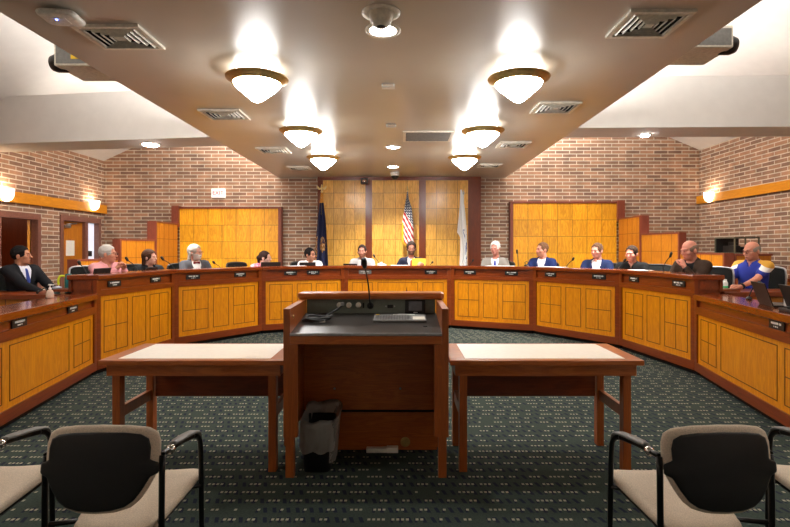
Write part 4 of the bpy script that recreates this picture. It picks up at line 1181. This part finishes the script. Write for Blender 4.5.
def task_chair(x, y, rz, lb):
    T = thing('task_chair', lb, 'chair', (x, y, .18), rz, 'black mesh-back task chairs on the dais')
    # local: sitter faces -y
    seat = smooth_poly([(-.22, -.22), (0, -.25), (.22, -.22), (.235, 0), (.20, .2), (0, .22), (-.20, .2), (-.235, 0)], 4)
    MB().pad(seat, .07, lambda u, v, w: (u, v+.02, .425+w), 48, 1.6).build('seat', M['black_mesh'], T)
    bo = smooth_poly([(-.20, .55), (0, .53), (.20, .55), (.228, .74), (.22, .93), (.175, .985), (0, .997), (-.175, .985), (-.22, .93), (-.228, .74)], 4)
    cv = lambda u, v: .255+.10*(v-.5)-.55*u*u
    MB().pad(bo, .022, lambda u, v, w: (u, cv(u, v)+w, v), 60, 3).build('mesh_back', M['black_mesh'], T)
    ring = [(u, cv(u, v), v) for u, v in bo]; ring.append(ring[0])
    MB().tube(ring, .012, 8).build('back_frame', M['silver'] if 'silver' in lb else M['greyd'], T)
    MB().tube(spline([(0, .04, .37), (0, .22, .38), (0, .29, .50), (0, .285, .70)], 5), .022, 8).build('back_support', M['black'], T)
    MB().tube([(0, 0, .08), (0, 0, .39)], .025, 12).build('gas_post', M['black_metal'], T)
    b = MB()
    for k in range(5):
        a = 2*PI*k/5; b.tube([(0, 0, .10), (.27*math.cos(a), .27*math.sin(a), .06)], [.025, .016], 8)
    b.build('star_base', M['black'], T)
    for k in range(5):
        a = 2*PI*k/5
        MB().lathe([(.025, -.012), (.028, 0), (.025, .012)], 14, Matrix.Translation((.27*math.cos(a), .27*math.sin(a), .0285)) @ Matrix.Rotation(a+PI/2, 4, 'Z') @ Matrix.Rotation(PI/2, 4, 'X')).build('caster', M['black'], T)
    return T

def person(px, X, Y, face, lb, ctop, sc=1.0, lean=.08, hyaw=0, hpitch=0, sk=(214, 160, 132), hair=('short', (60, 44, 34)), top=('suit', (40, 44, 54)), shirt=(230, 228, 224),
           tie=None, beard=None, glasses=False, hands=None, zoff=0, seated_chair=True, brow=None, chair_label=None, jaw=1.0, chair_shift=(0, 0), rolltilt=0, watch=False):
    rz = face                                      # rotation about z; 0 means facing the camera (-y)
    O = thing('person', lb, 'person', (X, Y, .18), rz)
    if seated_chair:
        c, s_ = math.cos(rz), math.sin(rz)
        bx, by = chair_shift
        task_chair(X+(bx*c-by*s_), Y+(bx*s_+by*c), rz, chair_label or ('black mesh task chair under the ' + ctop))
    pv = Vector((0, .03, .55)); RL = rotx(lean)     # positive lean tips towards -y
    T = lambda p: pv + RL @ (Vector(p)-pv)
    neck = T((0, .02, 1.075)); hc = T((0, -.012, 1.225)); hc.z += zoff; hc.y -= .02*math.sin(max(0, hpitch))
    sh = [T((sx*.175, .015, 1.005)) for sx in (-1, 1)]
    hands = hands or (((-.16, -.40, .80), (0.5, -1, -.1)), ((.16, -.40, .80), (-.5, -1, -.1)))
    arms = []
    for i, sx in enumerate((-1, 1)):
        Wt, fd = hands[i]
        E, W = ik(sh[i], Vector(Wt), .285, .255, Vector((sx*.6, .25, -1)))
        arms.append((sh[i], E, W, Vector(fd).normalized()))
    tor = lambda X_, Y_, Z_, g: union([ell(X_, Y_, Z_, (0, .035, .575), (.172+g, .128+g, .12+g)),
        ell(X_, Y_, Z_, T((0, .008, .74)), (.158+g, .118+g, .19+g)), ell(X_, Y_, Z_, T((0, .012, .90)), (.172+g, .112+g, .16+g)),
        rcone(X_, Y_, Z_, T((-.125, .02, 1.0)), T((.125, .02, 1.0)), .062+g, .062+g), rcone(X_, Y_, Z_, T((0, .022, .99)), neck, .07+g, .05+g)], .06)
    armf = lambda X_, Y_, Z_, g, e0=1.0, cut=0.0: union([q for (S, E, W, f) in arms for q in ((rcone(X_, Y_, Z_, S, S.lerp(E, e0), .060+g, .060-.014*e0+g),) +
        ((rcone(X_, Y_, Z_, E, W.lerp(E, cut), .046+g, .033+g),) if e0 >= 1 else ()))], .02)
    # body: torso, neck, head, arms, palms, legs as one skin surface, fingers rooted in the palms
    def legs(X_, Y_, Z_, g):
        q = []
        for sx in (-1, 1):
            q += [rcone(X_, Y_, Z_, (sx*.085, -.0, .545), (sx*.115, -.40, .525), .085+g, .062+g), rcone(X_, Y_, Z_, (sx*.115, -.40, .52), (sx*.12, -.36, .12), .058+g, .042+g)]
        return union(q, .03)
    def feet(X_, Y_, Z_): return union([ell(X_, Y_, Z_, (sx*.125, -.42, .052), (.046, .125, .048)) for sx in (-1, 1)], .01)
    def palms(X_, Y_, Z_):
        return union([rcone(X_, Y_, Z_, W, W+f*.085, .027, .030) for (S, E, W, f) in arms], .005)
    Rh = rotz(hyaw) @ rotx(hpitch) if not rolltilt else rotz(hyaw) @ rotx(hpitch) @ Matrix.Rotation(rolltilt, 3, 'Y')
    hv, hf = surface_nets(lambda a, b, c: head_sdf(a, b, c, 1, jaw), (-.11, -.14, -.17), (.11, .13, .14), .0065)
    hv = [tuple(hc + Rh @ Vector(p)) for p in hv]
    lo = (-.50, -.74, -.02); hi = (.50, .26, 1.20)
    bv, bf = surface_nets(lambda a, b, c: smin(smin(smin(tor(a, b, c, -.010), armf(a, b, c, -.008), .03), legs(a, b, c, -.01), .04), np.minimum(palms(a, b, c), feet(a, b, c)+.008), .012), lo, hi, .0145)
    fg = MB()
    for i, (S, E, W, f) in enumerate(arms):
        sx = (-1, 1)[i]; dn = Vector((0, 0, -1)); dn = (dn-f*dn.dot(f)); dn = dn.normalized() if dn.length > .1 else Vector((0, 1, 0))
        sd = f.cross(dn).normalized()*(1 if i == 0 else -1)
        for k, (ln, of) in enumerate(((.070, -.030), (.078, -.010), (.073, .010), (.058, .029))):
            p = W+f*.075+sd*of; path = [p]; a = .15
            for m_ in (.45, .32, .23):
                a += .38; p = p + (f*math.cos(a)+dn*math.sin(a))*ln*m_; path.append(p)
            fg.tube(path, [.0098, .009, .008, .0065], 7)
        p0 = W+f*.02-sd*.02
        fg.tube([p0, p0+(f*.6-sd*.75+dn*.15)*.035, p0+(f*.95-sd*.55+dn*.3)*.062, p0+(f*1.2-sd*.35+dn*.4)*.078], [.014, .0115, .0095, .007], 7)
    if watch:
        S, E, W, f = arms[1]; ax_ = (W-E).normalized(); c0 = W-ax_*.02
        MB().tube([c0-ax_*.012, c0+ax_*.012], .041, 14).build('wristwatch', M['black'], O)
    nets_obj('body', [(hv, hf), (bv, bf), (fg.v, fg.f)], skin(sk), O)
    # clothes
    kind, tc = top[0], top[1]; fab = fabric('cloth_%s_%d' % (kind, px), tc, top[2] if len(top) > 2 else None)
    nk = lambda a, b, c: rcone(a, b, c, T((0, .02, .99)), hc, .062, .066)
    suit = kind in ('suit', 'shawl')
    zv = {'suit': .80, 'polo': .985, 'shirt': .955, 'tee': 1.02, 'shawl': .94}[kind]
    n_ = RL.transposed()
    def jack(a, b, c):
        d = smin(tor(a, b, c, .016 if suit else .010), armf(a, b, c, .012 if suit else .008, .62 if kind in ('polo', 'tee') else 1.0, .10), .035)
        la = a; lb_ = n_[1][0]*(a-pv.x)+n_[1][1]*(b-pv.y)+n_[1][2]*(c-pv.z)+pv.y; lc = n_[2][0]*(a-pv.x)+n_[2][1]*(b-pv.y)+n_[2][2]*(c-pv.z)+pv.z
        v = np.maximum(np.abs(la)-np.clip((lc-zv)*.34, 0, .07), lb_-.0)
        v = np.maximum(v, zv-lc)
        d = np.maximum(d, -v)
        d = np.maximum(d, -(nk(a, b, c)-.004))
        return np.maximum(d, .56-c)
    nets_obj({'suit': 'jacket', 'polo': 'polo_shirt', 'shirt': 'shirt', 'tee': 'top', 'shawl': 'jacket'}[kind], [surface_nets(jack, lo, hi, .0125)], fab, O)
    sf = None
    if suit or kind == 'shirt':
        def shirtf(a, b, c): return np.maximum(np.maximum(tor(a, b, c, .004), -(nk(a, b, c)-.001)), np.maximum(.62-c, np.abs(a)-.12))
        if suit:
            nets_obj('shirt', [surface_nets(shirtf, (-.2, -.5, .5), (.2, .2, 1.15), .0125)], fabric('shirt_%d' % px, shirt), O)
    # collar round the neck
    if kind != 'tee':
        ctr = T((0, .018, 1.055)); ring = []
        for k in range(17):
            a = -PI/2 + (k/16-.5)*2*PI*.90 + PI
            ring.append(tuple(ctr + RL @ Vector((.066*math.cos(a), .062*math.sin(a)-.004, -.035*(1-abs(k/8-1))*0 - .028*max(0, abs(k/8-1)-.55)*2))))
        MB().tube(ring, .0145, 8).build('collar', fabric('shirt_%d' % px, shirt) if suit else fab, O)
    front = lambda x, z: next((y for y in np.arange(-.34, .1, .004) if float(tor(np.float32(x), np.float32(y), np.float32(z), .006)) < 0), -.1)
    if tie:
        tm = fabric('tie_%d' % px, tie[1])
        if tie[0] == 'bow':
            c0 = T((0, -.055, 1.035)); m = MB()
            for sx in (-1, 1):
                m.pad([(0, -.008), (sx*.05, -.024), (sx*.055, 0), (sx*.05, .024), (0, .008)], .016, lambda u, v, w: tuple(c0+Vector((u, w-.018, v))), 24)
            m.box(-.011, .011, -.012, .012, -.012, .012, .004, Matrix.Translation(c0+Vector((0, -.02, 0)))).build('bow_tie', tm, O)
        else:
            zz = [1.03, 1.005, .95, .88, .80, .74]; ww = [.012, .016, .02, .026, .032, .034]
            vs = []; fs = []
            for z, w_ in zip(zz, ww):
                p = T((0, 0, z)); y = front(0, p.z)
                for x, dy in ((-w_, -.004), (0, -.011), (w_, -.004), (w_, .006), (-w_, .006)): vs.append((x, y+dy, p.z))
            for i in range(len(zz)-1):
                for j in range(5): fs.append((i*5+j, i*5+(j+1) % 5, (i+1)*5+(j+1) % 5, (i+1)*5+j))
            fs += [(0, 1, 2, 3, 4), tuple(range((len(zz)-1)*5, len(zz)*5))[::-1]]
            MB().add(vs, fs, True).build('necktie', tm, O)
    nets_obj('trousers', [surface_nets(lambda a, b, c: np.maximum(smin(legs(a, b, c, .004), tor(a, b, c, .004), .05), np.maximum(c-.64, .10-c)), (-.3, -.56, .05), (.3, .26, .68), .02)], fabric('trousers', (34, 34, 40)), O)
    nets_obj('shoes', [surface_nets(lambda a, b, c: np.maximum(feet(a, b, c), .004-c), (-.2, -.58, -.02), (.2, -.26, .14), .014)], M['black'], O)
    # hair
    hk, hcol = hair; hm = fabric('hair_%d_%d_%d' % hcol, hcol)
    def hairf(a, b, c):
        sk_ = head_sdf(a, b, c, 1, jaw)
        if hk == 'bald':                           # fringe round the back and sides only
            d = ell(a, b, c, (0, .018, .018), (.0835, .1035, .088))+.002*np.sin(a*140+b*90)*np.sin(c*120); d = np.maximum(d, c-.058+.5*np.maximum(0, -b)); d = np.maximum(d, np.where(b > .03, -.065, -.015)-c); d = np.maximum(d, -ell(np.abs(a), b, c, (.088, .006, -.022), (.022, .026, .034))); return np.maximum(d, -.048-b)
        if hk == 'thin':
            d = ell(a, b, c, (0, .020, .030), (.083, .101, .090)); d = np.maximum(d, -.05-c+.35*b*0); d = np.maximum(d, -.02-b+np.maximum(0, c-.05)*1.6); return d
        th = {'short': (.086, .106, .102), 'full': (.092, .112, .108), 'long': (.094, .112, .106), 'bun': (.088, .108, .102)}[hk]
        d = ell(a, b, c, (0, .020, .034), th)
        nb = .004*np.sin(a*130+b*60)*np.sin(c*110+b*40)
        d = d+nb
        d = np.maximum(d, np.minimum(-.030-b-.5*np.abs(a), .082-.35*np.abs(a)-c))
        low = -.02 if hk in ('short', 'full') else -.06
        d = np.maximum(d, np.where(b > .028, -.075, low)-c)
        d = np.maximum(d, -ell(np.abs(a), b, c, (.088, .006, -.022), (.022, .028, .036)))
        if hk == 'long': d = smin(d, np.minimum(rcone(a, b, c, (0, .085, .0), (0, .10, -.12), .04, .035), rcone(np.abs(a), b, c, (.075, .04, -.02), (.07, .06, -.11), .022, .02)), .02)
        if hk == 'bun': d = smin(d, np.minimum(ell(a, b, c, (0, .125, .0), (.042, .042, .040)), rcone(a, b, c, (0, .13, -.01), (0, .12, -.11), .03, .015)), .02)
        return d
    def place(v): return [tuple(hc + Rh @ Vector(p)) for p in v]
    v, f = surface_nets(hairf, (-.12, -.13, -.18), (.12, .20, .16), .0065)
    if len(v): nets_obj('hair', [(place(v), f)], hm, O)
    if beard:
        bm_ = fabric('hair_%d_%d_%d' % beard, beard)
        def bf_(a, b, c):
            d = head_sdf(a, b, c, 1, jaw)-.007
            d = np.maximum(d, c+.040-.12*np.maximum(0, np.abs(a)-.03)*4); d = np.maximum(d, b+.0); d = np.maximum(d, -.125-c)
            return np.maximum(d, -ell(a, b, c, (0, -.105, -.066), (.021, .02, .008)))
        v, f = surface_nets(bf_, (-.10, -.13, -.135), (.10, .02, .0), .0065); nets_obj('beard', [(place(v), f)], bm_, O)
    MH = Matrix.Translation(hc) @ Rh.to_4x4()
    bc = brow or hcol
    e = MB()
    for sx in (-1, 1): e.tube([(sx*.016, -.0975, .024), (sx*.032, -.0985, .029), (sx*.046, -.088, .025)], [.003, .004, .002], 6, MH)
    e.build('eyebrows', fabric('hair_%d_%d_%d' % bc, bc), O)
    e = MB()
    for sx in (-1, 1): e.lathe([(.0, -.004), (.0048, -.002), (.0052, 0), (.003, .003), (0, .004)], 10, MH @ Matrix.Translation((sx*.031, -.1005, .007)) @ Matrix.Rotation(PI/2, 4, 'X'))
    e.build('eyes', M['black'], O)
    MB().pad([(-.021, 0), (-.008, .004), (0, .002), (.008, .004), (.021, 0), (.008, -.005), (-.008, -.005)], .006, lambda u, v, w: tuple(MH @ Vector((u, -.0985+9*u*u+w, -.0655+v))), 24).build('lips', fabric('lips', (168, 92, 84)), O)
    if glasses:
        g = MB()
        for sx in (-1, 1):
            g.tube([(sx*.033+.023*math.cos(a), -.112+.02*abs(math.cos(a))*0, .004+.017*math.sin(a)) for a in [2*PI*k/14 for k in range(15)]], .0022, 5, MH)
            g.tube([(sx*.056, -.110, .008), (sx*.084, -.03, .008), (sx*.086, .02, .0)], .002, 5, MH)
        g.tube([(-.010, -.113, .007), (0, -.115, .010), (.010, -.113, .007)], .002, 5, MH)
        g.build('glasses', M['black'], O)
    O.scale = (sc, sc, sc)
    return O
DN = .0
def yaw(deg): return math.radians(deg)
# face: + turns the sitter towards the picture's right
desk = lambda a, b: (((-a, -.36, .80), (.35, -1, -.15)), ((b, -.36, .80), (-.35, -1, -.15)))
p1 = person(29, -4.74, 6.40, yaw(72), 'man in a black suit and blue tie seated at the left side desk, looking right', 'man in the black suit', .96, -.06, yaw(34), -.05, (190, 130, 100), ('short', (22, 18, 18)), ('suit', (26, 26, 30)), (225, 225, 235), ('tie', (58, 74, 150)),
   hands=(((-.06, -.40, .73), (.3, -1, -.3)), ((.12, -.42, .73), (-.3, -1, -.3))), chair_label='black task chair with silver frame under the man in black suit', zoff=-.03)
person(110, -4.06, 6.98, yaw(66), 'grey-haired man in a pink shirt and glasses with clasped hands', 'man in the pink shirt', .98, .10, yaw(36), .02, (216, 150, 122), ('short', (200, 194, 188)), ('shirt', (238, 168, 172)), glasses=True, brow=(150, 140, 130),
   hands=(((-.05, -.31, .985), (.55, -.3, .8)), ((.05, -.33, .985), (-.5, -.2, .85))), chair_label='black task chair with silver frame under the pink shirt man', chair_shift=(-.07, .02), zoff=-.03)
person(146, -3.80, 7.68, yaw(52), 'woman in a black jacket with brown hair tied back', 'woman in the black jacket', .92, .04, yaw(34), 0, (222, 172, 150), ('long', (74, 48, 34)), ('shawl', (24, 24, 26)), (40, 40, 42), chair_shift=(-.08, 0), zoff=-.02)
person(195, -3.30, 8.18, yaw(42), 'white-bearded man with grey ponytail, grey suit and red bow tie', 'man with the bow tie', .98, -.02, yaw(38), 0, (214, 158, 136), ('long', (176, 170, 160)), ('suit', (72, 72, 76)), (236, 232, 228), ('bow', (120, 30, 34)), (212, 206, 198), True, chair_shift=(-.12, 0), zoff=-.02)
person(258, -2.60, 9.12, yaw(55), 'woman in a pink tie-dye top leaning over the desk, dark hair in a bun', 'woman in pink tie-dye', .95, .40, yaw(32), .05, (226, 178, 160), ('bun', (52, 34, 30)), ('tee', (226, 96, 150), (240, 150, 120)), hands=(((-.16, -.42, .79), (.3, -1, 0)), ((.16, -.42, .79), (-.3, -1, 0))), chair_shift=(-.15, .06), zoff=-.02)
person(309, -1.71, 9.58, yaw(16), 'person in a white shirt and glasses with short black hair', 'person in the white shirt', .95, .06, yaw(44), 0, (196, 138, 110), ('full', (24, 20, 20)), ('shirt', (240, 238, 236)), glasses=True, chair_shift=(-.12, 0), zoff=-.03)
person(362, -.75, 9.90, yaw(0), 'man in a pale grey blazer and dark tie, dark hair, short beard', 'man in the pale blazer', .98, .08, yaw(-4), .08, (214, 150, 130), ('short', (50, 36, 30)), ('suit', (186, 184, 182)), (214, 210, 208), ('tie', (52, 62, 104)), (150, 100, 80))
p8 = person(412, .20, 9.86, yaw(-2), 'bearded man in a dark suit and red tie holding yellow paper', 'man with the yellow paper', 1, .06, yaw(4), .14, (206, 144, 120), ('full', (58, 44, 38)), ('suit', (34, 38, 56)), (236, 234, 232), ('tie', (158, 36, 40)), (112, 82, 66), True,
   hands=(((-.26, -.28, .84), (.3, -1, -.1)), ((.22, -.34, .95), (-.6, -.6, .25))), zoff=.03)
person(495, 1.76, 9.52, yaw(-14), 'white-haired man in a light grey suit with a blue tie, looking down', 'white-haired man in grey suit', 1, .06, yaw(-14), .13, (212, 144, 126), ('full', (230, 226, 220)), ('suit', (146, 140, 132)), (226, 226, 236), ('tie', (56, 70, 170)), zoff=.03, brow=(220, 216, 210), chair_shift=(.13, .02))
person(543, 2.50, 9.02, yaw(-32), 'man in a blue blazer and open white shirt, brown hair, facing left', 'man in the open-collar blue blazer', 1, .0, yaw(-38), 0, (218, 150, 128), ('short', (104, 74, 52)), ('suit', (28, 42, 88)), (240, 240, 242), None, (184, 126, 100), zoff=.0)
person(598, 3.17, 8.24, yaw(-32), 'man in a navy suit with white shirt looking down to the left', 'man in the navy suit looking down', .985, .02, yaw(-20), .10, (220, 154, 134), ('short', (92, 66, 48)), ('suit', (30, 42, 78)), (236, 236, 240), zoff=.0, chair_shift=(.14, 0))
person(633, 3.50, 7.70, yaw(-38), 'man in a black polo shirt with brown hair, looking down', 'man in the black polo', .97, .10, yaw(-10), .14, (220, 158, 138), ('short', (58, 42, 32)), ('polo', (22, 22, 22)), zoff=-.02, chair_shift=(.27, .02))
person(695, 3.80, 6.60, yaw(-62), 'balding man in a brown jacket resting chin on hand', 'balding man in the brown jacket', 1.02, .14, yaw(-14), .22, (214, 144, 122), ('bald', (136, 114, 98)), ('suit', (62, 46, 36)), (34, 34, 36), None, None,
   hands=(((-.14, -.38, .80), (.4, -1, 0)), ((.045, -.275, .985), (-.45, .12, .8))), zoff=-.02, watch=True, chair_label='black task chair with silver frame under the brown jacket man', chair_shift=(.10, .02))
p14 = person(752, 4.58, 6.64, yaw(-62), 'balding man in a blue and gold polo shirt with glasses, forearms on the desk', 'man in the blue and gold polo', 1.01, .02, yaw(-12), .14, (206, 140, 114), ('bald', (152, 140, 128)), ('polo', (30, 48, 150), 'yoke'), glasses=True,
   hands=(((-.10, -.44, .755), (-.1, -1, 0)), ((.10, -.46, .755), (-.7, -.8, 0))), zoff=-.03, watch=True, chair_label='black task chair with silver frame under the blue polo man', chair_shift=(.02, .03), brow=(120, 104, 96))
# yellow paper held by the man in the dark suit
o = thing('yellow_paper', 'yellow paper held up by the bearded man in the dark suit', 'paper', (.33, 9.50, 1.13))
o.rotation_euler = (-.25, 0, -.05)
MB().box(-.13, .13, -.003, 0, -.05, .115).build('sheet', M['yellow_paper'], o)
MB().box(-.12, .125, .0, .003, -.05, .105).build('sheet', M['yellow_paper'], o)
# ------------------------------------------------------------------ light and camera
def area(name, loc, size, energy, col, rot=(0, 0, 0), sy=None):
    l = bpy.data.lights.new(name, 'AREA'); l.energy = energy; l.color = col
    l.shape = 'RECTANGLE' if sy else 'DISK'; l.size = size
    if sy: l.size_y = sy
    o = bpy.data.objects.new(name, l); COL.objects.link(o); o.location = loc; o.rotation_euler = rot; return o
def spot(name, loc, tgt, energy, col, angle=75, blend=.7):
    l = bpy.data.lights.new(name, 'SPOT'); l.energy = energy; l.color = col; l.spot_size = math.radians(angle); l.spot_blend = blend; l.shadow_soft_size = .10
    o = bpy.data.objects.new(name, l); COL.objects.link(o); o.location = loc
    o.rotation_euler = (Vector(tgt)-Vector(loc)).to_track_quat('-Z', 'Y').to_euler(); return o
WARM = (1, .95, .88)
for x in (-1.35, 1.10):
    for y in LY:
        l = bpy.data.lights.new('bowl_lamp', 'POINT'); l.energy = 0; 
# downlights (their beams)
for x, y, e in ((-.136, 3.86, 40), (-.13, 8.25, 150), (-.16, 10.2, 220)): spot('downlight_beam', (x, y, SOF-.03), (x, y+.5, 0), e, (1, .97, .93), 110)
for x, y in ((-3.94, 8.02), (3.57, 7.30)): spot('beam_downlight_beam', (x, y, SOF-.05), (x*1.0, y+1.6, 0), 330, (1, .97, .93), 110)
# cove lamps lying on top of the flat ceiling, lighting the pitched roof
for x in (-2.2, 1.9):
    for y, e in ((2.0, 70), (6.0, 110), (9.7, 250)): area('cove_lamp', (x, y, SOF+.2), .5, e, (1, .98, .96), (PI, 0, 0), 2.5)
# unseen fill lamps, added to lift the near part of the room
for x in (-4.8, 4.8): area('fill_lamp', (x, 1.5, 3.3), 1.2, 24, WARM)
w = bpy.data.worlds.new('world'); scene.world = w; w.use_nodes = True
w.node_tree.nodes['Background'].inputs[0].default_value = (.9, .8, .7, 1); w.node_tree.nodes['Background'].inputs[1].default_value = .02
cam = bpy.data.cameras.new('camera'); cam.sensor_width = 36; cam.lens = 36*F/790
cam.shift_x = (395-CX)/790; cam.shift_y = (CY-263.5)/790
cam.clip_start = .02
co = bpy.data.objects.new('camera', cam); COL.objects.link(co); co.location = (0, 0, EYE); co.rotation_euler = (PI/2, 0, 0)
scene.camera = co
vs = scene.view_settings; vs.view_transform = 'Standard'; vs.look = 'None'; vs.gamma = 1; vs.use_curve_mapping = False; vs.exposure = 1.0
scene.display_settings.display_device = 'sRGB'
scene.cycles.use_denoising = True
